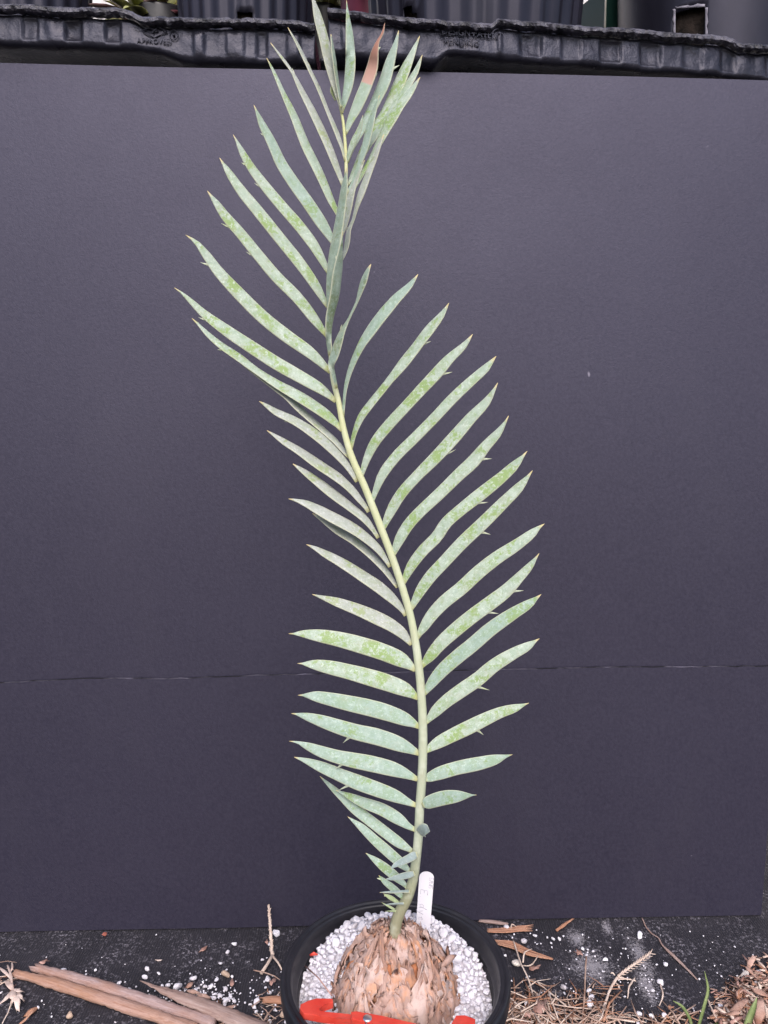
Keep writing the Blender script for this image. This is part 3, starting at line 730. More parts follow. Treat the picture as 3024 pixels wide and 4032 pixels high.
# ------------------------------------------------------------------ cycad: caudex with scales
CX, CY = PX + 0.000, PY - 0.004
cyc = empty('cycad_plant', (CX, CY, 0.15), 'young cycad with one tall blue green frond rising from a papery caudex', 'cycad')
bm = bmesh.new()
cprof = catmull([(a, b) for a, b in CAUD], 20)
revolve(bm, cprof, 72, (CX, CY, 0), lambda a, r, z, j: (r * 0.955 * (1 + 0.10 * nz((math.cos(a), math.sin(a), z * 14), 2.6)), z - 0.002))
caudex = obj('caudex', bm, M['caudex'], cyc)
rs = random.Random(21)
def scale_piece(theta, z0, L_, W_, lift, curl, seed):
    """papery scale rooted at height z0 on the dome, its tip running up the dome"""
    bm = bmesh.new(); NU, NV = 9, 12; top = []; bot = []
    rag = random.Random(seed); skew = rag.uniform(-0.55, 0.55)
    # arc-length table of the dome profile
    for j in range(NV + 1):
        t = j / NV; s = L_ * t
        z, rr = z0, caud_r(z0); acc = 0.0
        while acc < s and z < 0.235:
            z2 = z + 0.0006; r2 = caud_r(z2); acc += math.hypot(0.0006, r2 - rr); z, rr = z2, r2
        nrm_r = 0.5 + 0.5 * min(1, (0.2355 - z) / 0.05); nrm_z = math.sqrt(max(0, 1 - nrm_r * nrm_r))
        w = W_ * ((1 - t) ** 0.8 * 0.9 + 0.14) * (0.85 + 0.35 * math.sin(3.2 * t + seed)) if t < 1 else W_ * 0.05
        w = max(w, 0.0006)
        ra, rb = [], []
        for i in range(NU + 1):
            u = (i / NU * 2 - 1); x = u * w * (1 + 0.35 * nz((u * 1.5, t * 5, seed), 1.3) + 0.15 * nz((u, t * 16, seed), 1.3))
            ed = abs(u)
            off = lift * (0.25 + 0.75 * t) - 0.35 * lift * ed * (1 - t) + curl * (t ** 3) * (1 - 0.4 * ed) + 0.0055 * nz((u * 1.1, t * 2.0, seed), 1.5) + 0.0022 * nz((u * 4, t * 0.9, seed + 4), 1.5) + 0.0010 * (abs(u) ** 3) * rag.uniform(-1, 1.6)
            th = theta + (x + skew * L_ * t * 0.5) / max(rr, 0.016)
            zz = z + off * nrm_z + 0.009 * nz((u * 2.2, seed, 0), 1.5) * t * t + 0.003 * nz((u * 9, seed, 3), 1.5) * t ** 4
            r_ = rr + off * nrm_r
            for lst, e in ((ra, 0.0004), (rb, -0.0003)):
                lst.append(bm.verts.new((CX + (r_ + e) * math.cos(th), CY + (r_ + e) * math.sin(th), zz)))
        top.append(ra); bot.append(rb)
    for j in range(NV):
        for i in range(NU):
            bm.faces.new((top[j][i], top[j][i+1], top[j+1][i+1], top[j+1][i])); bm.faces.new((bot[j][i], bot[j+1][i], bot[j+1][i+1], bot[j][i+1]))
        for i in (0, NU): bm.faces.new((top[j][i], top[j+1][i], bot[j+1][i], bot[j][i]))
    for j in (0, NV):
        for i in range(NU): bm.faces.new((top[j][i], top[j][i+1], bot[j][i+1], bot[j][i]))
    th0 = Vector((CX + caud_r(z0) * math.cos(theta), CY + caud_r(z0) * math.sin(theta), z0))
    return obj('papery_scale', bm, M['scale'], caudex, origin=th0)
row = 0
for z0, cnt, L_, W_, sk in ((0.150, 16, 0.034, 0.0150, 0.05), (0.158, 14, 0.038, 0.0150, 0.15), (0.166, 14, 0.040, 0.0155, 0.2), (0.174, 14, 0.040, 0.0150, 0.32), (0.182, 13, 0.038, 0.0140, 0.32), (0.190, 12, 0.036, 0.0135, 0.32), (0.197, 12, 0.034, 0.0125, 0.25), (0.204, 11, 0.032, 0.0112, 0.15), (0.211, 11, 0.028, 0.0096, 0.1), (0.218, 11, 0.024, 0.0082, 0.05), (0.224, 10, 0.019, 0.0066, 0.0), (0.2285, 9, 0.014, 0.0052, 0.0), (0.2315, 7, 0.010, 0.0042, 0.0)):
    for k in range(cnt):
        th = 2 * math.pi * (k + 0.5 * (row % 2)) / cnt + rs.uniform(-0.22, 0.22)
        if rs.random() < sk: continue
        big = rs.random()
        scale_piece(th, z0 + rs.uniform(-0.006, 0.006), L_ * rs.uniform(0.5, 1.4), W_ * (rs.uniform(0.5, 0.8) if big < 0.15 else rs.uniform(1.1, 1.9)), rs.uniform(0.0008, 0.0048), rs.uniform(-0.002, 0.003) if big > 0.2 else rs.uniform(0.003, 0.009), rs.uniform(0, 100))
    row += 1

# ------------------------------------------------------------------ frond
YR_TAB = [(0, 0.80), (420, 0.795), (1300, 0.768), (2000, 0.745), (2700, 0.722), (3300, 0.704), (3600, 0.697), (3720, 0.690)]
def yr(y): return lerp_tab(YR_TAB, y)
RAC = [(1556, 3712, 44), (1557, 3650, 46), (1572, 3596, 46), (1604, 3536, 42), (1620, 3488, 40), (1631, 3439, 38), (1637, 3391, 37), (1643, 3343, 36), (1649, 3270, 36), (1652, 3198, 36), (1662, 3050, 36), (1665, 2870, 35), (1660, 2752, 34), (1650, 2635, 33), (1634, 2517, 31), (1618, 2433, 30), (1582, 2306, 30), (1539, 2180, 30), (1490, 2053, 30), (1440, 1926, 29), (1380, 1785, 27), (1351, 1679, 24), (1333, 1582, 23), (1310, 1486, 21), (1302, 1389, 18), (1295, 1328, 17), (1297, 1210, 15), (1306, 1075, 14), (1324, 962, 14), (1342, 856, 14), (1360, 740, 14), (1362, 610, 13), (1357, 540, 12), (1347, 455, 10), (1336, 412, 7)]
P = catmull(RAC, 150)
bm = bmesh.new(); pts = []; rads = []
for x, y, w in P:
    Y = yr(y); p = at_y(x, y, Y); d = ray(x, y); pts.append(p); rads.append(w / 2 / FPX * (Y / d.y))
tube(bm, pts, rads, 14, flat=0.85)
bm.verts.ensure_lookup_table()
me_along = [(i // 14) / 150 for i in range(len(bm.verts))]
rach = obj('frond_stalk', bm, M['rachis'], cyc)
at_ = rach.data.attributes.new('along', 'FLOAT', 'POINT'); at_.data.foreach_set('value', me_along)

def leaflet(pl, mat='leafM', dbase=0.0, dtip=0.0, k=1.12, side=1, spines=(), arch=0.045, mid=0.0):
    """pl: (x, y, w) from base to tip in photo pixels, w = width seen; dbase/dtip depth offsets in metres from the stalk"""
    pl = [tuple(map(float, q)) for q in pl]
    n = 26
    if pl[0][2] <= 12: pl[0] = (pl[0][0], pl[0][1], pl[0][2] * 1.5)
    b0 = pl[0]
    P = catmull(pl, n); Y0 = yr(b0[1]) + dbase; bm = bmesh.new()
    cents = []; rows = []; col = []
    wmax = max(q[2] for q in P)
    frames = []
    for i, (x, y, w) in enumerate(P):
        t = i / n; w = max(w, 1.2)
        Y = Y0 + (dtip - dbase) * t + mid * math.sin(math.pi * t)
        a = P[max(i-1, 0)]; b = P[min(i+1, n)]
        tx, ty = b[0] - a[0], b[1] - a[1]; l = math.hypot(tx, ty) or 1; nx_, ny_ = -ty / l, tx / l
        px2m = (Y / ray(x, y).y) / FPX
        c = at_y(x, y, Y); e = at_y(x + nx_ * 10, y + ny_ * 10, Y) - c
        wv = e / 10 * (w / 2); real = w * k
        dep = math.sqrt(max(0, real * real - w * w)) / 2 * px2m * side
        dv = ray(x, y).normalized() * dep
        tang = (at_y(b[0], b[1], Y) - at_y(a[0], a[1], Y)).normalized()
        n1 = (wv + dv).cross(tang); n2 = (wv - dv).cross(tang)
        if n1.dot(ray(x, y)) > 0: n1 = -n1
        if n2.dot(ray(x, y)) > 0: n2 = -n2
        wv = wv + dv if (n1.z * side > n2.z * side) else wv - dv
        nn = wv.cross(tang)
        if nn.length < 1e-9: nn = Vector((0, -1, 0))
        nn.normalize()
        if nn.dot(ray(x, y)) > 0: nn = -nn
        frames.append((c, wv, nn))
        half = wv.length; th = min(0.0005, half * 0.6)
        top, bot = [], []
        for q in (-1, -0.86, -0.45, 0, 0.45, 0.86, 1):
            p = c + wv * q - nn * (arch * half * 2 * (q * q - 0.4)) + nn * 0.0003 * nz((q * 2, t * 9, b0[0]), 1.3)
            e_ = th * (1 if abs(q) < 0.95 else 0.45)
            top.append(bm.verts.new(p + nn * e_)); bot.append(bm.verts.new(p - nn * e_))
            col.append((abs(q), t, (q + 1) / 2)); col.append((abs(q), t, (q + 1) / 2))
        rows.append((top, bot))
    m = 7
    for (t0, b0_), (t1, b1_) in zip(rows, rows[1:]):
        for i in range(m - 1):
            bm.faces.new((t0[i], t0[i+1], t1[i+1], t1[i])); bm.faces.new((b0_[i], b1_[i], b1_[i+1], b0_[i+1]))
        for i in (0, m - 1): bm.faces.new((t0[i], t1[i], b1_[i], b0_[i]))
    for tt, bb in (rows[0], rows[-1]):
        for i in range(m - 1): bm.faces.new((tt[i], tt[i+1], bb[i+1], bb[i]))
    nf0 = len(bm.faces)
    for sx, sy in spines:
        bi = min(range(2, n - 1), key=lambda i: (P[i][0] - sx) ** 2 + (P[i][1] - sy) ** 2)
        bi = max(2, bi - 1); c, wv, nn = frames[bi]; tip = at_y(sx, sy, c.y)
        sg = 1 if (tip - c).dot(wv) > 0 else -1
        tg = (frames[min(n, bi + 1)][0] - frames[bi - 1][0]).normalized()
        edge = c + wv * sg * 0.94; hl = 0.0019; inn = -wv.normalized() * sg * 0.0009
        pa, pb = edge + tg * hl * 0.45 + inn, edge - tg * hl * 1.5 + inn
        md = edge * 0.5 + tip * 0.5; mw = (-wv.normalized() * sg + tg).normalized() * 0.0006
        vs_ = []
        for pp in (pa, pb, md - mw, md + mw):
            vs_.append(bm.verts.new(pp + nn * 0.0005))
        for pp in (pa, pb, md - mw, md + mw):
            vs_.append(bm.verts.new(pp - nn * 0.00035))
        vt = bm.verts.new(tip)
        col += [(0.9, 0.5, 0.5), (0.9, 0.5, 0.5), (0.95, 0.3, 0.5), (0.95, 0.3, 0.5)] * 2 + [(1.0, 0.02, 0.5)]
        bm.faces.new((vs_[0], vs_[1], vs_[2], vs_[3])); bm.faces.new((vs_[7], vs_[6], vs_[5], vs_[4]))
        bm.faces.new((vs_[1], vs_[5], vs_[6], vs_[2])); bm.faces.new((vs_[0], vs_[3], vs_[7], vs_[4])); bm.faces.new((vs_[0], vs_[4], vs_[5], vs_[1]))
        bm.faces.new((vs_[2], vt, vs_[3])); bm.faces.new((vs_[7], vt, vs_[6])); bm.faces.new((vs_[2], vs_[6], vt)); bm.faces.new((vs_[3], vt, vs_[7]))
    org = frames[0][0].copy()
    o = obj('leaflet', bm, M[mat], rach, origin=org)
    for p_ in o.data.polygons[nf0:]: p_.use_smooth = False
    ca = o.data.color_attributes.new('edge', 'FLOAT_COLOR', 'POINT')
    flat = []
    for a, b, c_ in col: flat += [a, b, c_, 1.0]
    ca.data.foreach_set('color', flat)
    return o
S, Mo, G_, D_, Bl, Ye = 'leafS', 'leafM', 'leafG', 'leafD', 'leafB', 'leafY'
# lowest small leaflets
leaflet([(1560,3588,6),(1540,3587,5),(1517,3588,1)], Ye, -0.006, -0.012)
leaflet([(1562,3588,7),(1540,3574,10),(1503,3554,1)], Ye, 0.0, 0.004)
leaflet([(1592,3557,6),(1555,3558,7),(1511,3562,1)], Bl, -0.006, -0.02)
leaflet([(1573,3559,8),(1556,3546,16),(1535,3533,18),(1509.7,3519,1)], Ye, 0.0, 0.003, spines=((1512,3528),))
leaflet([(1614,3509,8),(1590,3510,9),(1554,3512,10),(1495,3513.6,1)], Bl, -0.006, -0.03, k=1.8)
leaflet([(1588,3538,9),(1572,3519,24),(1544.7,3495,28),(1508.5,3465,18),(1491.6,3446.6,1)], S, 0.0, 0.005, spines=((1483,3457),))
leaflet([(1633,3438,16),(1620,3442,24),(1581,3451,26),(1545,3459,16),(1516,3462,1)], Bl, -0.007, -0.03, spines=())
leaflet([(1604,3495,10),(1592,3482,20),(1569,3461,32),(1520.6,3421,38),(1477,3386,24),(1440,3358.6,1)], S, 0.0, 0.006)
leaflet([(1643,3364,18),(1636,3366,28),(1612,3379,32),(1581,3394,27),(1557,3406,19),(1537.4,3420,2)], Bl, -0.007, -0.035)
leaflet([(1618,3434,10),(1606,3424,20),(1583,3403,36),(1535,3360,42),(1472,3304,38),(1424,3258,29),(1368.6,3215,1)], S, 0.0, 0.01)
leaflet([(1629,3355,11),(1616,3347,20),(1581,3325,38),(1520.6,3280,44),(1460,3233,44),(1400,3186,42),(1350,3140,32),(1310,3103,22),(1259,3056,1)], S, 0.002, 0.022)
leaflet([(1636,3267,12),(1618,3259,22),(1569,3225,46),(1510,3190,50),(1431,3160,42),(1380,3137,28),(1322,3111,1)], S, 0.0, 0.012)
leaflet([(1638,3171,12),(1618,3163,24),(1564,3138,48),(1471,3103,60),(1400,3077,60),(1352,3057,54),(1252,3014,40),(1195,2992,18),(1158,2981,1)], S, 0.0, 0.0, spines=((1332,3112),))
leaflet([(1644,3069,12),(1626,3060,26),(1564,3034,54),(1471,3009,64),(1380,2991,60),(1330,2980,54),(1266,2960,46),(1206,2936,28),(1175,2924,11),(1138,2918,1)], S, 0.0, -0.004, spines=((1318,3030),))
leaflet([(1650,2968,12),(1630,2957,30),(1590,2938,52),(1492,2903,66),(1394,2880,62),(1335,2862,58),(1257,2836,46),(1190,2817,22),(1168,2812,9),(1147,2809,1)], S, 0.0, -0.006, spines=((1350,2926),))
leaflet([(1652,2863,12),(1634,2852,28),(1609,2839,46),(1531,2808,64),(1452,2786,66),(1374,2769,62),(1296,2752,52),(1237,2741,38),(1202,2737.8,15),(1190,2737.5,7),(1173,2737.5,1)], S, 0.0, -0.004)
leaflet([(1647,2750,12),(1632,2739,28),(1609,2723,48),(1531,2690,66),(1452,2666,66),(1374,2645,60),(1296,2627,54),(1229,2616,34),(1200,2613.6,15),(1190,2613,7),(1171,2612,1)], Mo, 0.0, -0.004)
leaflet([(1636,2639,12),(1622,2627,28),(1590,2604,54),(1511,2568,66),(1433,2543,66),(1335,2517,60),(1237,2500,44),(1178,2495,20),(1159,2495.5,8),(1136,2495,1)], Mo, 0.0, -0.002)
leaflet([(1621,2538,11),(1608,2522,24),(1590,2499,38),(1548,2466,48),(1485,2433,52),(1401,2397,45),(1316,2367,32),(1265,2351,14),(1229,2340,1)], G_, 0.0, 0.0, k=1.25)
leaflet([(1598,2424,10),(1588,2406,18),(1569,2382,28),(1506,2322,44),(1422,2264,42),(1337,2210,36),(1274,2176,26),(1236,2156,13),(1207,2144,1)], G_, 0.0, 0.0, k=1.5, spines=((1409,2268+12),))
leaflet([(1566,2312,9),(1550,2290,16),(1519,2247,22),(1464,2188,26),(1401,2134,28),(1316,2079,26),(1270,2047,14),(1230,2021,1)], G_, 0.004, 0.012, k=2.0)
leaflet([(1536,2232,9),(1522,2208,16),(1498,2172,26),(1443,2118,36),(1380,2074,42),(1316,2040,42),(1253,2006,36),(1190,1977,20),(1158,1968,8),(1136,1964,1)], G_, 0.0, -0.004, k=1.5)
leaflet([(1490,2118,9),(1474,2092,16),(1443,2050,26),(1380,1996,32),(1295,1931,36),(1232,1882,28),(1190,1851,18),(1153,1826,1)], G_, 0.0, 0.0, k=1.7, spines=((1245,1912),))
leaflet([(1452,2016,9),(1440,1996,16),(1422,1973,22),(1380,1922,30),(1337,1884,35),(1252,1826,36),(1180,1776,30),(1108,1732,20),(1051,1695,1)], G_, 0.0, 0.0, k=1.7)
leaflet([(1406,1897,9),(1392,1872,16),(1363,1828,25),(1301,1761,34),(1228,1699,37),(1156,1654,31),(1084,1620,24),(1045,1594,12),(1020,1580,1)], G_, 0.0, -0.003, k=1.6, spines=((1118,1660),))
leaflet([(1380,1803,9),(1362,1784,16),(1325,1741,20),(1252,1675,22),(1180,1611,24),(1132,1564,22),(1060,1511,15),(987,1458,10),(935,1418,1)], G_, 0.005, 0.012, k=2.2)
leaflet([(1348,1695,10),(1332,1676,20),(1301,1645,34),(1228,1592,42),(1156,1548,40),(1084,1508,32),(1011,1460,26),(939,1406,30),(867,1357,25),(809,1307,17),(780,1276,8),(756,1254,1)], Mo, 0.0, 0.0, k=1.4, spines=((855,1376),))
leaflet([(1322,1581,10),(1304,1564,22),(1267,1534,38),(1180,1482,48),(1084,1427,50),(987,1364,49),(891,1300,44),(795,1228,30),(737,1172,16),(710,1149,7),(686,1133,1)], Mo, 0.0, -0.003, spines=((779,1249),(870,1312)))
leaflet([(1300,1466,10),(1282,1446,24),(1228,1394,42),(1132,1325,50),(1036,1249,50),(939,1153,48),(858,1066,40),(804,993,30),(768,950,15),(748,936,7),(731,925,1)], Mo, 0.0, -0.006, spines=((788,1033),))
leaflet([(1289,1326,9),(1276,1308,20),(1242,1262,36),(1175,1176,43),(1084,1084,44),(1016,1003,42),(949,921,40),(881,842,34),(845,790,20),(828,768,8),(816,751,1)], Mo, 0.0, -0.006, spines=((869,878),(967,990)))
leaflet([(1294,1213,9),(1280,1190,20),(1251,1138,34),(1188,1046,42),(1107,944,44),(1016,831,43),(939,736,36),(894,668,22),(878,643,9),(864,621,1)], Mo, 0.0, -0.006)
leaflet([(1297,1080,9),(1282,1050,22),(1242,976,38),(1175,885,42),(1107,808,41),(1043,731,38),(989,659,32),(950,592,22),(932,556,9),(918,530,1)], Mo, 0.0, -0.005, spines=((1000,720),(950,640)))
leaflet([(1320,970,9),(1306,944,24),(1274,890,42),(1220,808,46),(1152,713,45),(1110,648,42),(1068,558,36),(1027,479,24),(1010,438,9),(999,413,1)], S, 0.0, -0.004, spines=((1025,525),(1073,622)))
leaflet([(1340,863,8),(1328,838,16),(1306,794,24),(1262,690,33),(1203,570,33),(1158,458,28),(1113,362,18),(1077,281,10),(1050,228,1)], Mo, 0.0, 0.0, k=1.4)
leaflet([(1353,736,8),(1344,708,16),(1325,655,23),(1280,542,29),(1226,430,26),(1181,344,19),(1154,290,10),(1113,231,9),(1065,169,1)], G_, 0.0, 0.004, k=1.6, spines=((1149,267),))
leaflet([(1361,634,6),(1352,596,11),(1334,542,15),(1289,434,13),(1253,344,13),(1212,258,12),(1172,176,10),(1133,108,1)], G_, 0.0, 0.006, k=2.2, spines=((1208,240),(1253,332)))
# apex
leaflet([(1349,445,6),(1338,402,16),(1324,350,26),(1300,260,36),(1275,150,37),(1250,60,30),(1236,10,14),(1226,-25,1)], G_, -0.002, -0.01, k=1.2)
leaflet([(1345,425,5),(1339,390,9),(1327,316,12),(1314,217,12),(1308,175,8),(1303,135,1)], D_, -0.006, -0.012, k=2.0, spines=((1308,222),))
leaflet([(1320,395,4),(1313,378,8),(1306,360,11),(1304,335,2)], 'leafY', 0.0, -0.004)
# right row, top down
leaflet([(1347,440,6),(1356,400,22),(1374,316,38),(1380,226,38),(1376,136,29),(1369,59,13),(1364,0,1)], S, 0.002, 0.004, spines=((1399,232),))
leaflet([(1359,530,7),(1374,488,24),(1407,416,42),(1443,330,46),(1466,262,43),(1477,199,27),(1488,163,12),(1506,132,9),(1515,90,1)], 'leafX', 0.002, 0.0, spines=((1499,185),(1486,287)))
leaflet([(1368,640,7),(1382,590,20),(1416,522,30),(1479,398,38),(1515,316,45),(1538,235,36),(1558,172,18),(1570,120,1)], S, 0.006, 0.012, spines=((1574,256),))
leaflet([(1366,640,6),(1376,600,18),(1389,565,22),(1414,511,19),(1429,454,1)], Mo, 0.0, -0.01)
leaflet([(1369,730,6),(1398,669,22),(1434,583,28),(1475,502,30),(1515,443,34),(1547,380,42),(1588,289,42),(1628,199,20),(1653,141,1)], Mo, 0.008, 0.016, k=1.3)
leaflet([(1366,762,5),(1398,700,14),(1416,642,18),(1436,583,26),(1455,502,28),(1475,430,16),(1495,375,1)], S, 0.0, -0.012, k=1.5)
leaflet([(1362,740,5),(1392,690,12),(1425,620,16),(1462,553,26),(1511,488,30),(1560,407,26),(1601,343,28),(1642,271,18),(1663,216,1)], Mo, 0.004, 0.008, k=1.6)
leaflet([(1357,800,5),(1398,735,12),(1440,660,16),(1479,588,22),(1511,524,32),(1542,465,40),(1574,416,34),(1619,357,24),(1654,304,1)], Mo, -0.002, -0.004, k=1.5)
leaflet([(1330,1045,6),(1352,1010,10),(1367,953,19),(1374,904,15),(1388,872,10),(1405,812,17),(1424,754,26),(1447,692,24),(1470,633,20),(1496,566,12),(1512,530,1)], G_, -0.004, -0.016, k=1.7, spines=((1369,892),))
leaflet([(1328,960,6),(1353,903,15),(1365,845,26),(1380,772,26),(1398,722,15),(1418,672,9),(1436,630,1)], G_, -0.003, -0.01, k=1.6)
# twisted dark ones in front of the stalk
leaflet([(1297,1260,10),(1298,1180,26),(1308,1034,36),(1328,921,36),(1346,808,31),(1358,718,21),(1362,690,10),(1365,659,1)], D_, -0.011, -0.022, k=1.4)
leaflet([(1300,1400,10),(1294,1330,22),(1299,1250,30),(1317,1170,36),(1332,1057,34),(1340,1002,22),(1345,960,10),(1350,912,1)], D_, -0.015, -0.032, k=1.4, side=-1, spines=((1322,1006),))
leaflet([(1325,1530,8),(1315,1484,16),(1304,1433,26),(1312,1409,32),(1331,1351,31),(1351,1297,20),(1369,1264,9),(1387,1228,7),(1407,1184,10),(1419,1145,19),(1434,1101,23),(1448,1065,13),(1461,1040,1)], D_, -0.012, -0.03, k=1.5, spines=((1347,1276),))
leaflet([(1350,1640,7),(1354,1590,10),(1360,1530,13),(1380,1453,20),(1416,1371,29),(1457,1305,40),(1503,1243,43),(1560,1176,37),(1621,1115,19),(1646,1080,1)], S, 0.0, -0.016, k=1.3)
leaflet([(1380,1772,9),(1396,1704,18),(1421,1643,27),(1467,1581,29),(1529,1504,28),(1590,1428,40),(1642,1361,38),(1693,1294,38),(1744,1233,20),(1768,1193,1)], Mo, 0.0, -0.012, k=1.3, spines=((1698,1343),(1611,1433)))
leaflet([(1418,1890,9),(1442,1812,28),(1473,1746,38),(1529,1674,42),(1596,1602,42),(1667,1525,44),(1734,1453,45),(1770,1412,38),(1831,1356,22),(1861,1316,1)], Mo, 0.0, -0.010, spines=((1783,1464),))
leaflet([(1457,1995,9),(1478,1935,22),(1503,1874,36),(1555,1802,40),(1632,1725,40),(1708,1648,40),(1785,1566,40),(1862,1494,37),(1924,1438,25),(1940,1418,12),(1954,1402,1)], Mo, 0.0, -0.008)
leaflet([(1499,2100,10),(1516,2062,24),(1539,2012,38),(1575,1950,42),(1637,1879,42),(1719,1797,48),(1785,1725,50),(1852,1648,44),(1924,1571,28),(1944,1538,13),(1960,1507,1)], Mo, 0.0, -0.008, spines=((1796,1769),))
leaflet([(1541,2200,10),(1553,2170,24),(1570,2130,38),(1606,2068,44),(1657,2012,44),(1729,1945,46),(1801,1874,48),(1872,1807,50),(1908,1761,42),(1965,1699,28),(1986,1668,12),(2003,1637,1)], Mo, 0.0, -0.006, spines=((1938,1806),))
leaflet([(1583,2306,10),(1595,2278,24),(1613,2240,36),(1658,2176,44),(1726,2105,46),(1749,2068,46),(1821,2002,47),(1893,1945,50),(1975,1879,44),(2036,1822,30),(2056,1800,13),(2076,1776,1)], Mo, 0.0, -0.005, spines=((1924,1977),))
leaflet([(1614,2405,10),(1630,2374,26),(1653,2330,40),(1690,2276,47),(1748,2213,48),(1816,2140,50),(1903,2058,50),(1980,1981,46),(2057,1904,30),(2078,1878,13),(2097,1852,1)], Mo, 0.0, -0.004, spines=((1933,2105),))
leaflet([(1639,2518,10),(1651,2496,22),(1667,2472,36),(1694,2430,46),(1748,2371,52),(1816,2316,54),(1884,2253,54),(1952,2199,52),(2042,2140,44),(2105,2092,28),(2126,2074,11),(2144,2062,1)], Mo, 0.0, -0.003)
leaflet([(1654,2631,10),(1668,2614,22),(1690,2588,40),(1726,2543,50),(1794,2479,56),(1861,2425,57),(1929,2375,57),(1993,2326,52),(2042,2276,40),(2092,2222,24),(2108,2200,11),(2123,2179,1)], Mo, 0.0, -0.003, spines=((2063,2325),(1965,2416)))
leaflet([(1663,2740,10),(1678,2720,24),(1699,2690,40),(1735,2646,51),(1794,2592,56),(1861,2538,57),(1929,2479,56),(2020,2416,48),(2098,2367,26),(2114,2354,12),(2131,2340,1)], S, 0.0, -0.003)
leaflet([(1670,2852,10),(1688,2832,24),(1711,2805,42),(1748,2769,50),(1816,2719,56),(1884,2672,56),(1943,2622,53),(2020,2574,46),(2090,2537,26),(2106,2526,12),(2124,2514,1)], Mo, 0.0, -0.002, spines=((1929,2718),))
leaflet([(1671,2962,10),(1684,2952,24),(1713,2932,42),(1786,2893,54),(1850,2862,56),(1910,2832,52),(1969,2806,44),(2040,2784,26),(2058,2777,13),(2083,2768,1)], Mo, 0.0, -0.002, spines=((1905,2895),))
leaflet([(1668,3066,12),(1680,3064,30),(1716,3050,48),(1796,3025,54),(1896,3004,52),(1960,2988,36),(1988,2979,16),(2018,2971,1)], S, 0.0, -0.006)
leaflet([(1662,3170,18),(1676,3164,44),(1700,3155,54),(1737,3144,58),(1803,3135,46),(1845,3132,18),(1858,3131,8),(1877,3130,1)], S, -0.004, -0.03)
leaflet([(1651,3282,34),(1660,3274,50),(1672,3269,54),(1683,3271,30),(1693,3274,2)], Bl, -0.008, -0.035)

# ------------------------------------------------------------------ plant label
tl_, tr_ = at_y(1650.8, 3452, 0.775), at_y(1708.6, 3456, 0.775)
tagc = (tl_ + tr_) / 2; wid = (tr_ - tl_).length
b_ = at_y(1666, 3640, 0.757); axis = (b_ - tagc).normalized(); sidev = (tr_ - tl_).normalized()
sidev = (sidev - axis * sidev.dot(axis)).normalized(); nrm = sidev.cross(axis).normalized()
if nrm.y > 0: nrm = -nrm
lab = empty('plant_label', b_, 'white plastic plant label with faded handwriting standing in the pumice', 'plant label')
out = []
for k in range(13):
    a = math.pi * k / 12; out.append(tagc - sidev * math.cos(a) * wid / 2 - axis * math.sin(a) * wid * 0.36)
Ltot = 0.085
out += [tagc + axis * Ltot * 0.7 + sidev * wid * 0.47, tagc + axis * Ltot + sidev * 0.001, tagc + axis * Ltot * 0.7 - sidev * wid * 0.47]
bm = bmesh.new()
fa = [bm.verts.new(p + nrm * 0.0004) for p in out]; fb = [bm.verts.new(p - nrm * 0.0004) for p in out]
bm.faces.new(fa); bm.faces.new(fb[::-1])
for i in range(len(out)):
    j = (i + 1) % len(out); bm.faces.new((fa[i], fb[i], fb[j], fa[j]))
obj('tag', bm, M['tagwhite'], lab, smooth=False)
# handwriting, reading down the label: letters drawn as strokes (u along the line, v across)
GL = {
 'E': [[(0.7, 1), (0.05, 1), (0, 0), (0.75, 0.05)], [(0.02, 0.5), (0.5, 0.52)]],
 '.': [[(0.1, 0.0), (0.18, 0.06)]],
 'd': [[(0.55, 0.5), (0.25, 0.6), (0.02, 0.3), (0.2, 0.0), (0.5, 0.2), (0.75, 1.1)], [(0.55, 0.4), (0.6, 0.0)]],
 'y': [[(0.05, 0.55), (0.2, 0.1), (0.45, 0.15)], [(0.6, 0.6), (0.35, -0.1), (0.05, -0.45)]],
 'e': [[(0.08, 0.3), (0.5, 0.35), (0.35, 0.6), (0.08, 0.4), (0.15, 0.02), (0.55, 0.1)]],
 'r': [[(0.08, 0.55), (0.1, 0.0)], [(0.1, 0.3), (0.3, 0.55), (0.5, 0.5)]],
 'i': [[(0.12, 0.5), (0.12, 0.0)], [(0.12, 0.75), (0.14, 0.8)]],
 'a': [[(0.5, 0.5), (0.2, 0.55), (0.05, 0.2), (0.25, 0.0), (0.5, 0.4), (0.55, 0.0)]],
 'n': [[(0.08, 0.55), (0.08, 0.0)], [(0.08, 0.4), (0.3, 0.58), (0.48, 0.4), (0.5, 0.0)]],
 '5': [[(0.6, 1), (0.1, 1), (0.08, 0.55), (0.5, 0.5), (0.5, 0.1), (0.05, 0.0)]],
 '/': [[(0.05, -0.1), (0.5, 1.05)]],
 '1': [[(0.2, 1), (0.15, 0)]],
 '9': [[(0.5, 0.7), (0.15, 0.6), (0.2, 0.95), (0.5, 0.85), (0.4, 0.0)]],
}
def write(text, u0, v0, size, adv, slant=0.12):
    bm = bmesh.new(); u = u0
    for ch in text:
        if ch == ' ': u += adv * size * 0.6; continue
        for st in GL[ch]:
            pts_ = [tagc + axis * (u + (a + slant * b) * size * 0.8) + sidev * (v0 + b * size) + nrm * 0.00055 for a, b in st]
            tube(bm, pts_, [0.00022] * len(pts_), 5)
        u += adv * size * (0.45 if ch in './1i' else 0.85)
    obj('handwriting', bm, M['pencil'], lab)
write('5/9/15', -0.0005, wid * 0.20, 0.0042, 0.72)
write('E. dyerian', 0.0125, -wid * 0.34, 0.0078, 0.95)

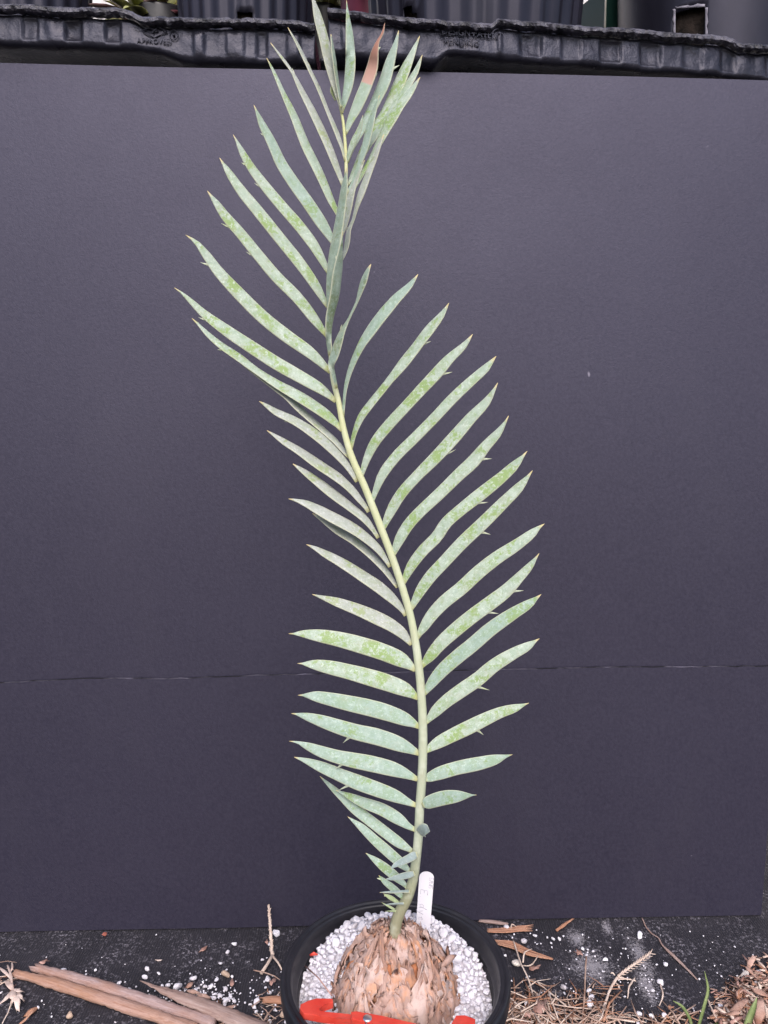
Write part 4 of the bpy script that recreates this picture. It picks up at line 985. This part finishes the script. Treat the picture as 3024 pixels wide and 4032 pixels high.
# ------------------------------------------------------------------ red caliper round the caudex
def caliper_leg(name, pix, z, th, parent):
    bm = bmesh.new(); P = [at_z(x, y, z + th) for x, y in pix]
    top = [bm.verts.new(p) for p in P]; bot = [bm.verts.new(p - Vector((0, 0, th))) for p in P]
    bm.faces.new(top); bm.faces.new(bot[::-1])
    for i in range(len(P)):
        j = (i + 1) % len(P); bm.faces.new((top[i], bot[i], bot[j], top[j]))
    bmesh.ops.bevel(bm, geom=list(bm.edges), offset=0.0007, segments=2, affect='EDGES', profile=0.6)
    o = obj(name, bm, M['caliper'], parent, smooth=False)
    return o
ZC = 0.185
cal = empty('caliper', at_z(1447, 4010, ZC), 'bright red orange plastic caliper gripping the caudex base inside the pot', 'caliper')
caliper_leg('caliper_jaw', [(1180, 3970), (1184, 3954), (1211, 3940), (1246, 3930), (1310, 3931), (1312, 3946), (1288, 3950), (1266, 3959), (1253, 3974), (1262, 3984), (1385, 3994), (1500, 4012), (1500, 4028), (1380, 4014), (1270, 4002), (1196, 3990)], ZC, 0.0068, cal)
caliper_leg('caliper_jaw', [(1382, 3984), (1402, 3980), (1420, 3985), (1500, 3999), (1600, 4022), (1700, 4044), (1770, 4052), (1781, 4024), (1796, 3998), (1830, 3996), (1872, 4012), (1868, 4036), (1840, 4064), (1780, 4084), (1600, 4060), (1440, 4024), (1384, 4010)], ZC + 0.0071, 0.0052, cal)
bm = bmesh.new(); rp = at_z(1447, 4010, ZC + 0.0125)
tube(bm, [rp - Vector((0, 0, 0.002)), rp + Vector((0, 0, 0.0006)), rp + Vector((0, 0, 0.0011))], [0.0042, 0.0042, 0.0026], 20)
obj('rivet', bm, M['rivet'], cal)

# ------------------------------------------------------------------ litter on the mat: pebbles
def ground_pebble(x, y, rpx, mat='pumice', label=None, group=None):
    p = at_z(x, y, 0.004); rad = rpx / FPX * (p.y / ray(x, y).y)
    rad *= 0.95
    me = PEB[rnd.randrange(9)]
    if mat != 'pumice':
        me = me.copy(); me.materials.clear(); me.materials.append(M[mat])
    o = put_pebble(p.x, p.y, rad * 0.55, rad, me, label or 'white pumice crumb fallen on the weed mat', group or ('pumice crumbs on the weed mat' if label is None else None), flat=0.72, name='pumice_crumb' if mat == 'pumice' else 'stone')
    return o
c1 = [(1122,265,30),(1058,340,25),(990,443,22),(305,495,28),(285,573,29),(412,535,17),(740,585,36),(955,597,27),(1097,565,17),(445,665,26),(498,650,28),(490,697,22),(590,668,48),(668,677,15),(847,660,26),(903,660,30),(1042,682,29),(983,740,26),(1085,748,22),(1048,785,34),(1118,798,22),(300,808,33),(524,870,30),(690,945,30),(620,920,20),(1323,800,32),(1310,850,22),(1323,893,24),(1273,820,13),(1432,600,38),(1410,665,16),(1450,718,27),(1525,742,18),(1498,868,18),(1610,980,34),(1450,980,20),(1293,990,24),(1382,407,18),(1423,387,10),(1510,170,40),(1447,262,22),(140,688,25),(40,630,26),(57,718,25),(99,612,11),(205,655,12),(937,815,18),(1007,855,18),(1120,845,14),(870,838,14),(475,830,12),(1105,910,16),(760,690,24),(900,760,20),(940,770,18),(1030,830,24),(790,670,16)]
c2 = [(810,735,52),(1245,708,27),(1272,872,48),(1425,955,30),(1505,1380,17),(495,1190,24),(20,995,26),(1632,855,14),(1633,622,9)]
c3 = [(120,187,40),(308,340,44),(433,270,25),(630,308,28),(697,306,24),(606,347,18),(567,287,14),(108,483,20),(952,413,28),(990,485,27),(1067,440,22),(1195,538,38),(745,838,44),(1022,873,30),(1048,948,46),(1030,1030,50),(588,913,24),(345,1018,42),(1575,280,46),(1570,1120,36),(628,1170,14),(622,1227,16),(1410,930,20),(470,1240,24)]
c4 = [(495,615,38),(437,823,46),(350,910,32),(193,1173,38),(340,1195,32),(475,1190,46),(1115,1090,48),(1560,705,34),(1515,825,36),(803,1097,17),(818,1130,14),(895,1133,15),(185,1295,38)]
for L_, ox, oy, s in ((c1, 450, 3600, 2.37), (c2, 0, 3600, 3.318), (c3, 1950, 3580, 2.765), (c4, 2450, 3580, 2.89)):
    for x, y, r_ in L_: ground_pebble(ox + x / s, oy + y / s, r_ / s)
ground_pebble(458, 3880, 13, 'redstone', 'dark red lava crumb beside the long cane')
ground_pebble(410, 3674, 11, 'redstone', 'reddish crumb touching the foot of the board')
ground_pebble(274, 3994, 18, 'tanstone', 'tan bean shaped pebble below the long cane')
ground_pebble(889, 3832, 17, 'tanstone', 'beige pebble beside small white crumbs near the forked twig')
ground_pebble(2033, 3789, 20, 'creamstone', 'flat cream flake close to the pot on bark side')
ground_pebble(2932, 3834, 17, 'creamstone', 'pinkish cream stone on top of the mulch pile')
ground_pebble(930, 3996, 9, 'tanstone', 'small orange tan grain beside the splintered stick')
ground_pebble(1113, 3990, 20, 'tanstone', 'brown pebble lying against the pot foot')
# tiny crumbs nobody could count
def crumbs(name, clusters, rr, mat, label):
    items = []
    for px_, py_, sx, sy, cnt in clusters:
        for _ in range(cnt):
            x, y = rnd.gauss(px_, sx), rnd.gauss(py_, sy)
            if y < 3660 - 0.0165 * x + 25: y = 3690 + rnd.uniform(0, 80)
            p = at_z(x, y, 0.0005)
            if math.hypot(p.x - PX, p.y - PY) < 0.085: continue
            r_ = rr * rnd.uniform(0.4, 1.0) ** 1.5
            items.append((p.x, p.y, r_ * 0.5, r_))
    return tag(scatter_mesh(items, (1.1, 6.6), mat, name), label, 'grit', kind='stuff')
crumbs('pumice_grit', [(830, 3920, 70, 28, 170), (640, 3940, 40, 18, 50), (1020, 3920, 80, 50, 50), (700, 3850, 250, 60, 22), (2150, 3950, 120, 50, 70), (2330, 3800, 110, 70, 60), (2540, 3850, 60, 90, 40), (2100, 3700, 90, 30, 20), (300, 3850, 250, 90, 20), (2850, 3850, 130, 90, 40)], 0.0019, M['gravel'], 'white pumice dust and crumbs strewn over the weed mat')

# sticks, bark, twigs
def ribbon_stick(name, label, pix, radii, mat, cat, z0=None, flat=0.6, wob=0.0006, n=26, zs=None, group=None, parent=None, up=None, sides=9):
    P = catmull([(x, y, r_, (zs[i] if zs else 0.0)) for i, (x, y, r_) in enumerate([(a[0], a[1], b) for a, b in zip(pix, radii)])], n) if len(pix) > 1 else []
    bm = bmesh.new(); pts_ = []; rr = []
    for i, (x, y, r_, zz) in enumerate(P):
        p = at_z(x, y, 0.0); rad = max(0.0003, r_ / FPX * (p.y / ray(x, y).y))
        p = at_z(x, y, rad * flat * 0.9 + zz)
        pts_.append(p); rr.append(rad * (1 + 0.10 * nz((i * 0.23, x * 0.01, 3.0), 0.9)))
    rg = tube(bm, pts_, rr, sides, flat=flat, up=up or (0, 0, 1))
    for ring, d_ in ((rg[0], pts_[0] - pts_[2]), (rg[-1], pts_[-1] - pts_[-3])):
        d_ = d_.normalized()
        for v_ in ring: v_.co += d_ * rr[len(rr) // 2] * rnd.uniform(-0.5, 1.1)
    for ring in rg:
        for v_ in ring: v_.co += Vector((nz(v_.co, 150), nz(v_.co + Vector((5, 0, 0)), 150), nz(v_.co + Vector((0, 7, 0)), 150) * 0.5)) * wob
    ax = pts_[-1] - pts_[0]; ang = math.atan2(ax.y, ax.x); rot = Matrix.Rotation(-ang, 4, 'Z')
    bmesh.ops.transform(bm, matrix=Matrix.Translation(pts_[0]) @ rot @ Matrix.Translation(-pts_[0]), verts=bm.verts)
    o = obj(name, bm, mat, parent, origin=pts_[0]); o.rotation_euler = (0, 0, ang)
    if parent is None: tag(o, label, cat, group)
    return o
# long cane: half-round stem with a split along it
cane = empty('dry_cane', at_z(300, 3900), 'long weathered pinkish brown cane with a split along its length', 'cane')
ribbon_stick('cane_half', None, [(140, 3812), (300, 3854), (480, 3909), (640, 3962), (830, 4026)], [18, 23, 25, 25, 22], M['stick'], None, parent=cane, flat=0.75, wob=0.0016, n=60, sides=14)
ribbon_stick('cane_half', None, [(66, 3834), (240, 3880), (420, 3937), (600, 3996), (760, 4050)], [16, 23, 25, 26, 24], M['cane_brown'], None, parent=cane, flat=0.75, wob=0.0016, n=60, sides=14)
ribbon_stick('splintered_stick', 'tapering grey brown splintered stick lying across the pumice crumbs', [(572, 3870), (660, 3905), (780, 3952), (900, 4000), (1050, 4062)], [3, 18, 30, 34, 34], M['stick2'], 'stick', flat=0.5, zs=[0.012, 0.010, 0.006, 0.003, 0.001], wob=0.0018, n=50, sides=12)
ribbon_stick('wood_chip', 'short tan block of wood touching the pot foot', [(1032, 3938), (1070, 3936), (1118, 3940)], [12, 17, 16], M['bark'], 'wood chip', flat=0.7)
ribbon_stick('wood_chip', 'small brown chip of wood on the open weed mat', [(790, 3746), (802, 3736), (812, 3726)], [3, 9, 3], M['deadleaf'], 'wood chip', flat=0.3, n=8)
ribbon_stick('wood_chip', 'thin pinkish sliver on the open weed mat', [(612, 3779), (624, 3781), (635, 3780)], [1.5, 4, 3], M['petal'], 'wood chip', flat=0.4, n=8)
ribbon_stick('wood_chip', 'pale pink chip lying beside the splintered stick', [(868, 3985), (900, 3970), (922, 3962)], [8, 11, 6], M['mulch'], 'wood chip', flat=0.5, n=10)
ribbon_stick('wood_chip', 'orange brown chip half under the splintered stick', [(690, 3966), (720, 3972), (760, 3980)], [4, 9, 6], M['bark'], 'wood chip', flat=0.5, n=10)
for px_, py_, a in ((760, 3905, 0.3), (790, 3925, 1.2), (745, 3880, 2.2), (805, 3922, 0.6)):
    dx, dy = 22 * math.cos(a), 12 * math.sin(a)
    ribbon_stick('wood_chip', 'brown bark chip among the pumice crumbs by the splintered stick', [(px_ - dx, py_ - dy), (px_, py_), (px_ + dx, py_ + dy)], [6, 11, 5], M['mulch'], 'wood chip', flat=0.5, n=8, group='bark chips by the stick', zs=[0.003, 0.004, 0.003])
ribbon_stick('bark_piece', 'short grey brown bark piece nearest the board behind the pot rim', [(1890, 3626), (1940, 3630), (1996, 3638)], [7, 9, 7], M['stick2'], 'bark')
def fibrous(label, strands, zz=0.002, mat='bark'):
    root = empty('bark_strip', at_z(*strands[0][0]), label, 'bark')
    for st in strands:
        ribbon_stick('fibre', None, st, [2.5] + [5.5] * (len(st) - 2) + [1.5], M[mat], None, parent=root, flat=0.5, wob=0.0005, n=22, zs=[zz] * len(st))
fibrous('frayed rusty bark strip under a white crumb behind the pot', [[(1922, 3658 + d), (1990, 3656 + d * 1.1), (2050, 3648 + d * 1.3), (2096, 3642 + d * 1.9)] for d in (0, 4, 8, 12)])
fibrous('long curved rusty bark strip beside the pot rim', [[(1952, 3702 + d), (2010, 3708 + d * 1.4), (2080, 3740 + d * 1.2), (2172, 3772 + d * 0.4)] for d in (0, 5, 10, 15)])
ribbon_stick('bark_sliver', 'slim rusty bark sliver leaning at the foot of the board', [(2194, 3662), (2220, 3642), (2256, 3618)], [6, 7, 3], M['bark'], 'bark', n=14)
# long folded dry leaf
ribbon_stick('dry_grass_leaf', 'long dry folded grass leaf lying across the mat toward the board', [(2528, 3616), (2550, 3658), (2568, 3677), (2592, 3692), (2606, 3718), (2640, 3752), (2690, 3800), (2745, 3856)], [2, 3.2, 3, 3, 3.6, 7.5, 6.5, 3], M['stick2'], 'dry leaf', flat=0.35, n=40)
# twig leaning at the board
twig = empty('forked_twig', at_z(1072, 3764), 'pale scaly forked twig leaning against the board left of the pot', 'twig')
b0 = at_z(1072, 3764, 0.006)
topy = boardY(-0.14, 0.06) - 0.02
tp = at_y(1058, 3562, topy); bm = bmesh.new()
N_ = 26; pts_ = [b0.lerp(tp, i / N_) + Vector((0.0012 * nz((i * 0.5, 0, 0), 1), 0, 0)) for i in range(N_ + 1)]
tube(bm, pts_, [0.0026 * (1 - 0.35 * i / N_) * (1.12 if i % 2 else 0.9) for i in range(N_ + 1)], 7)
obj('stem', bm, M['palestraw'], twig)
for e in ((1028, 3834), (1112, 3822)):
    bm = bmesh.new(); q = at_z(e[0], e[1], 0.002); tube(bm, [b0 + Vector((0, 0, 0.0005)), (b0 + q) / 2 + Vector((0.001, 0, 0.001)), q], [0.0022, 0.0020, 0.0024] if e[0] < 1060 else [0.0016, 0.0013, 0.001], 7)
    obj('prong', bm, M['palestraw'], twig)
for k in range(14):
    i = 3 + int(k * 1.6); p0 = pts_[min(i, N_)]; s = 1 if k % 2 else -1
    bm = bmesh.new(); tube(bm, [p0, p0 + Vector((s * 0.0026, -0.001, 0.0042))], [0.0012, 0.0003], 5); obj('bud_scale', bm, M['palestraw'], twig)
# grass spike
spk = empty('dried_grass_spike', at_z(2360, 4020), 'dried feathery grass spike on a thin straw stalk over the chalky stain', 'grass spike')
ribbon_stick('stalk', None, [(2352, 4050), (2380, 3960), (2405, 3890), (2432, 3845)], [4.5, 5, 5, 5], M['palestraw'], None, parent=spk, zs=[0.004] * 4)
ribbon_stick('ear', None, [(2432, 3845), (2475, 3812), (2520, 3782), (2562, 3754)], [6, 6, 5, 1.5], M['palestraw'], None, parent=spk, zs=[0.005] * 4)
for k in range(22):
    t = k / 21; x, y = 2440 + 122 * t, 3840 - 86 * t; s = 1 if k % 2 else -1
    ribbon_stick('floret', None, [(x, y), (x + 9 + s * 2, y - 4 + s * 7), (x + 16 + s * 3, y - 10 + s * 12)], [2.5, 2.5, 0.8], M['palestraw'], None, parent=spk, zs=[0.006, 0.007, 0.008], n=4, sides=5)
for (a, b) in (((2428, 3850), (2470, 3858)), ((2430, 3856), (2500, 3862)), ((2424, 3870), (2440, 3895)), ((2420, 3840), (2405, 3832))):
    ribbon_stick('side_shoot', None, [a, ((a[0] + b[0]) / 2, (a[1] + b[1]) / 2 - 5), b], [2.5, 4, 2], M['palestraw'], None, parent=spk, zs=[0.004] * 3, n=8, sides=6)
# green blades
def blade(label, pts3, w):
    bm = bmesh.new(); P = catmull([tuple(p) + (ww,) for p, ww in zip(pts3, w)], 20); rows = []
    for i, (x, y, z, ww) in enumerate(P):
        a = Vector(P[max(i-1, 0)][:3]); b = Vector(P[min(i+1, 20)][:3]); t = (b - a).normalized()
        s = t.cross(Vector((0, -1, 0.3))).normalized(); nn = s.cross(t).normalized(); c_ = Vector((x, y, z))
        rows.append([bm.verts.new(c_ + s * ww * q + nn * d) for q, d in ((-1, 0.0006), (0, -0.0006), (1, 0.0006), (0, 0.0))])
    for r0, r1 in zip(rows, rows[1:]):
        for k in range(4): bm.faces.new((r0[k], r0[(k+1) % 4], r1[(k+1) % 4], r1[k]))
    bm.faces.new(rows[0]); bm.faces.new(rows[-1][::-1])
    return tag(obj('grass_blade', bm, M['grass'], origin=pts3[0]), label, 'grass blade')
def up(x, y, Y): return at_y(x, y, Y)
g0 = at_z(2745, 4060); blade('tall upright green grass blade in front of the dry leaf tip', [g0, up(2772, 3960, g0.y + 0.005), up(2787, 3900, g0.y + 0.008), up(2774, 3824, g0.y + 0.012)], [0.0018, 0.0021, 0.0018, 0.0003])
g0 = at_z(2730, 4064); blade('bent green grass blade leaning away from the mulch pile', [g0, up(2706, 3992, g0.y - 0.004), up(2680, 3958, g0.y - 0.005), up(2650, 3940, g0.y - 0.004)], [0.0016, 0.0019, 0.0016, 0.0003])
g0 = at_z(2930, 4080); blade('broad green grass blade rising through the mulch pile', [g0, up(2950, 4010, g0.y + 0.004), up(2966, 3968, g0.y + 0.006), up(2980, 3928, g0.y + 0.010)], [0.0048, 0.0046, 0.0036, 0.0004])
g0 = at_z(2800, 4048); blade('low arching green grass blade along the bottom of the mulch', [g0, up(2850, 4026, g0.y + 0.01), up(2900, 4026, g0.y + 0.01), at_z(2960, 4046, 0.004)], [0.0030, 0.0034, 0.0030, 0.0004])
# dead leaves
def dead_leaf(label, x, y, size, rot, mat='deadleaf', lobes=5, group=None, z=0.004, name='dead_leaf'):
    c_ = at_z(x, y, z); bm = bmesh.new(); r_ = size / FPX * (c_.y / ray(x, y).y); s = (x * 0.37 + y) % 19
    N_ = 22; ctr = bm.verts.new(c_ + Vector((0, 0, 0.0012))); ctr2 = bm.verts.new(c_ + Vector((0, 0, 0.0008)))
    rg = []; rg2 = []; mid_ = []
    for k in range(N_):
        a = 2*math.pi*k/N_; q = r_ * (0.66 + 0.30 * math.cos(lobes * a + s) * (0.5 + 0.5 * math.cos(a)) + 0.22 * nz((math.cos(a), math.sin(a), s), 2))
        v_ = Vector((q * 1.25 * math.cos(a), q * 0.8 * math.sin(a), 0.0035 * nz((math.cos(a) * 1.5, math.sin(a) * 1.5, s), 1)))
        v_.rotate(Matrix.Rotation(rot, 3, 'Z')); rg.append(bm.verts.new(c_ + v_ + Vector((0, 0, 0.001)))); rg2.append(bm.verts.new(c_ + v_ + Vector((0, 0, 0.0006))))
    for k in range(N_):
        k2 = (k + 1) % N_
        bm.faces.new((ctr, rg[k], rg[k2])); bm.faces.new((ctr2, rg2[k2], rg2[k])); bm.faces.new((rg[k], rg2[k], rg2[k2], rg[k2]))
    return tag(obj(name, bm, M[mat], origin=c_), label, 'dead leaf', group)
dead_leaf('pinkish brown lobed dead leaf beside the rusty bark strip', 2104, 3812, 26, 0.3)
dead_leaf('broad pinkish dead leaf on the straw heap beside the pot', 2125, 3965, 42, 0.9, z=0.008)
dead_leaf('small folded pink dead leaf on the straw heap', 2068, 3992, 28, 2.1, z=0.007)
dead_leaf('dead leaf fragment tucked under the pot edge in the straw', 2050, 4030, 30, 0.2, z=0.007)
dead_leaf('small rusty leaf scrap beneath three white crumbs', 2280, 3752, 20, 2.4)
dead_leaf('orange brown leaf scrap on the straw below the chalky stain', 2642, 3968, 16, 0.4, 'bark', z=0.006)
dead_leaf('curled dark leaf scrap against the forked twig', 1072, 3868, 18, 1.3, lobes=3)
dead_leaf('brown leaf scrap beside the forked twig and a white crumb', 1050, 3710, 12, 2.0, lobes=3)
dead_leaf('curled brown leaf scrap near the beige pebble', 914, 3872, 18, 1.5, lobes=2)
dead_leaf('dark leaf scrap curling over the far end of the long cane', 172, 3788, 22, 0.4, z=0.008)
# papery flower head at the left
fl = empty('dried_flower_head', at_z(45, 3890), 'withered papery flower head with drooping petals beside the long cane', 'dried flower')
for (a, b, w) in (((50, 3898), (22, 3862), 12), ((50, 3898), (45, 3950), 14), ((55, 3900), (70, 3975), 12), ((50, 3900), (-5, 3955), 10), ((55, 3895), (92, 3905), 11), ((50, 3895), (30, 3800), 5), ((40, 3850), (-10, 3805), 6), ((60, 3905), (95, 3940), 8), ((40, 3830), (48, 3790), 4)):
    ribbon_stick('petal', None, [a, ((a[0] + b[0]) / 2 + 4, (a[1] + b[1]) / 2), b], [w * 0.45, w, w * 0.5], M['petal'], None, parent=fl, flat=0.22, zs=[0.006, 0.009, 0.003], n=10)
ribbon_stick('stalk', None, [(52, 3900), (40, 3965), (8, 4030)], [3, 2.5, 2], M['palestraw'], None, parent=fl, zs=[0.006, 0.005, 0.003], n=12)
seedp = empty('seed_pod', at_z(120, 3980), 'brown seed pod on an orange stalk below the dried flower', 'seed pod')
ribbon_stick('pod', None, [(100, 4000), (120, 3984), (146, 3968)], [5, 13, 6], M['bark'], None, parent=seedp, n=12)
ribbon_stick('stalk', None, [(130, 3982), (106, 4008), (76, 4036)], [4, 5, 5], M['bark'], None, parent=seedp, n=10, zs=[0.006, 0.004, 0.002])
# separate straws one can tell apart
straws = [([(2230, 3960), (2180, 3920), (2110, 3862)], 'curved straw arching over the straw heap'), ([(2308, 3765), (2304, 3850), (2298, 3960), (2290, 4032)], 'upright straw stem beneath the three white crumbs'),
 ([(2135, 3930), (2220, 3936), (2305, 3926)], 'straight pale straw lying level across the heap'), ([(2140, 3948), (2240, 3964), (2350, 3974)], 'long pale straw crossing below the level one'), ([(2160, 3905), (2190, 3990), (2210, 4040)], 'straw stem hanging down beside a white crumb'),
 ([(2012, 3655), (2016, 3640), (2034, 3650)], 'tiny hooked straw over the frayed bark strip'), ([(2020, 3700), (2050, 3790), (2082, 3860), (2100, 3920)], 'thin brown twig running from the curved bark strip to the heap'), ([(2060, 3790), (2066, 3750), (2095, 3735)], 'curled straw loop over the curved bark strip'),
 ([(2048, 3802), (2090, 3800), (2118, 3765)], 'bent pale straw beside the cream flake'), ([(2600, 3875), (2610, 3920), (2596, 3960)], 'thin grey twig below two pale crumbs'), ([(2660, 4000), (2720, 3990), (2770, 3975)], 'pale straw pair touching the tall green blade'),
 ([(2788, 3935), (2806, 3980), (2836, 4032)], 'orange brown straw beside the tall green blade'), ([(1000, 3820), (1070, 3838), (1104, 3858)], 'thin curved straw beside the pot foot'), ([(740, 3950), (755, 3990), (765, 4030)], 'pale straw crossing the splintered stick'), ([(1080, 3965), (1050, 4000), (1030, 4035)], 'brown straw by the wood block'), ([(2500, 3850), (2480, 3880), (2470, 3930)], 'fine straw crossing the chalky stain')]
for pp, lb in straws:
    ribbon_stick('straw', lb, pp, [3.2] * (len(pp) - 1) + [1.8], M['straw' if len(lb) % 2 else 'palestraw'], 'straw', zs=[0.003] + [0.008] * (len(pp) - 2) + [0.003], n=18, sides=6)
def litter(name, label, regions, mats, cat):
    bm = bmesh.new(); bm.loops.layers.uv.new('u')
    for x0, x1, y0, y1, cnt, lmin, lmax, w, zmax in regions:
        for _ in range(cnt):
            x, y = rnd.uniform(x0, x1), rnd.uniform(y0, y1); p = at_z(x, y, 0.001 + zmax * rnd.random() ** 1.5)
            if math.hypot(p.x - PX, p.y - PY) < 0.1: continue
            a = rnd.uniform(0, math.pi); L_ = rnd.uniform(lmin, lmax); d = Vector((math.cos(a), math.sin(a), rnd.uniform(-0.12, 0.12)))
            bend = Vector((-d.y, d.x, 0.2)) * L_ * rnd.uniform(-0.2, 0.2); ww = w * rnd.uniform(0.5, 1.3)
            i0 = len(bm.faces)
            pts_ = [p - d * L_ / 2, p + bend * 0.7, p + d * L_ / 2]
            for q in pts_: q.z = max(q.z, ww * 0.6)
            tube(bm, pts_, [ww, ww, ww * 0.6], 4, flat=0.5, up=(0, 0, 1))
            mi = rnd.randrange(len(mats)); bm.faces.ensure_lookup_table()
            for f in bm.faces[i0:]: f.material_index = mi
    return tag(obj(name, bm, mats), label, cat, kind='stuff')
LM = [M['straw'], M['palestraw'], M['bark'], M['mulch'], M['deadleaf']]
hum = []
for x0, x1, y0, y1, cnt in ((1990, 2420, 3900, 4060, 420), (2850, 3080, 3850, 4070, 420), (2480, 2760, 3990, 4060, 110), (690, 900, 3930, 4050, 90)):
    for _ in range(cnt):
        p = at_z(rnd.uniform(x0, x1), rnd.uniform(y0, y1), 0.0005)
        if math.hypot(p.x - PX, p.y - PY) < 0.09: continue
        hum.append((p.x, p.y, 0.0006, 0.0028 * rnd.uniform(0.35, 1.0) ** 1.6))
tag(scatter_mesh(hum, (3.3, 8.1), M['humus'], 'humus_crumbs'), 'dark brown crumbled humus beneath the straw and mulch', 'humus', kind='stuff')
litter('straw_litter', 'tangled dry straw heaped on the mat beside the pot', [(1960, 2180, 3900, 4060, 62, 0.02, 0.06, 0.0013, 0.010), (2000, 2420, 3950, 4060, 75, 0.02, 0.07, 0.0012, 0.009), (2050, 2420, 3860, 3960, 34, 0.01, 0.04, 0.0008, 0.004), (2450, 2720, 3985, 4060, 34, 0.015, 0.05, 0.0011, 0.006), (1000, 1120, 3900, 4050, 30, 0.008, 0.025, 0.0007, 0.003), (680, 900, 3970, 4050, 40, 0.01, 0.04, 0.0008, 0.006), (-20, 60, 3780, 3900, 14, 0.01, 0.03, 0.0008, 0.004)], [M['straw'], M['palestraw'], M['straw'], M['bark']], 'straw litter')
litter('mulch_litter', 'heap of pinkish brown shredded mulch at the mat edge', [(2820, 3080, 3960, 4070, 230, 0.008, 0.035, 0.0022, 0.014), (2900, 3080, 3850, 3980, 200, 0.008, 0.030, 0.0020, 0.012), (2940, 3080, 3760, 3860, 70, 0.006, 0.022, 0.0018, 0.008), (2800, 2920, 3880, 3980, 40, 0.006, 0.02, 0.0013, 0.004)], LM, 'mulch')
for i, (x, y, w, a, lb) in enumerate(((2955, 3790, 14, 1.2, 'upright shred of mulch at the top of the pile'), (2905, 3965, 20, 0.8, 'broad curled mulch chip in front of the pile'), (2990, 3990, 26, 1.5, 'widest pale mulch chip leaning in the pile'), (2880, 3990, 14, 0.1, 'flat mulch chip at the foot of the pile'), (3000, 3910, 18, 2.6, 'tan mulch chip behind the broad green blade'), (2960, 3830, 13, 2.2, 'rusty mulch chip beside the pinkish cream stone'))):
    dx, dy = w * 2.2 * math.cos(a), w * 1.8 * math.sin(a)
    ribbon_stick('mulch_chip', lb, [(x - dx, y + dy), (x, y), (x + dx, y - dy)], [w * 0.4, w * 0.8, w * 0.5], M['mulch'], 'mulch chip', flat=0.35, zs=[0.010, 0.016, 0.018], n=12, wob=0.0012)
# papery flake by the caudex and twig across the pumice
z1 = 0.19
def up_stick(name, label, cat, pts3, r_, mat):
    bm = bmesh.new(); tube(bm, pts3, r_, 7, flat=0.6); return tag(obj(name, bm, mat, origin=pts3[0]), label, cat)
q0, q1 = at_z(1203, 3805, 0.176), at_z(1305, 3918, 0.196)
up_stick('twig', 'thin reddish twig lying on the pumice inside the pot', 'twig', [q0, (q0 + q1) / 2 + Vector((0, 0, 0.003)), q1], [0.0013, 0.0011, 0.0012], M['deadleaf'])
q0, q1 = at_z(1738, 3808, 0.206), at_z(1795, 3762, 0.204)
up_stick('papery_flake', 'loose tan papery flake resting on pumice beside the caudex', 'flake', [q0, (q0 + q1) / 2 + Vector((0, 0, 0.002)), q1], [0.003, 0.0062, 0.0012], M['scale'])

q0 = at_z(1236, 3762, 0.182)
up_stick('flower_scrap', 'tiny coral red flower scrap stuck on the inner pot wall', 'flower scrap', [q0 + Vector((-0.004, 0, 0)), q0 + Vector((0, 0, 0.002)), q0 + Vector((0.004, 0, 0.001))], [0.0012, 0.0026, 0.0010], M['caliper'])
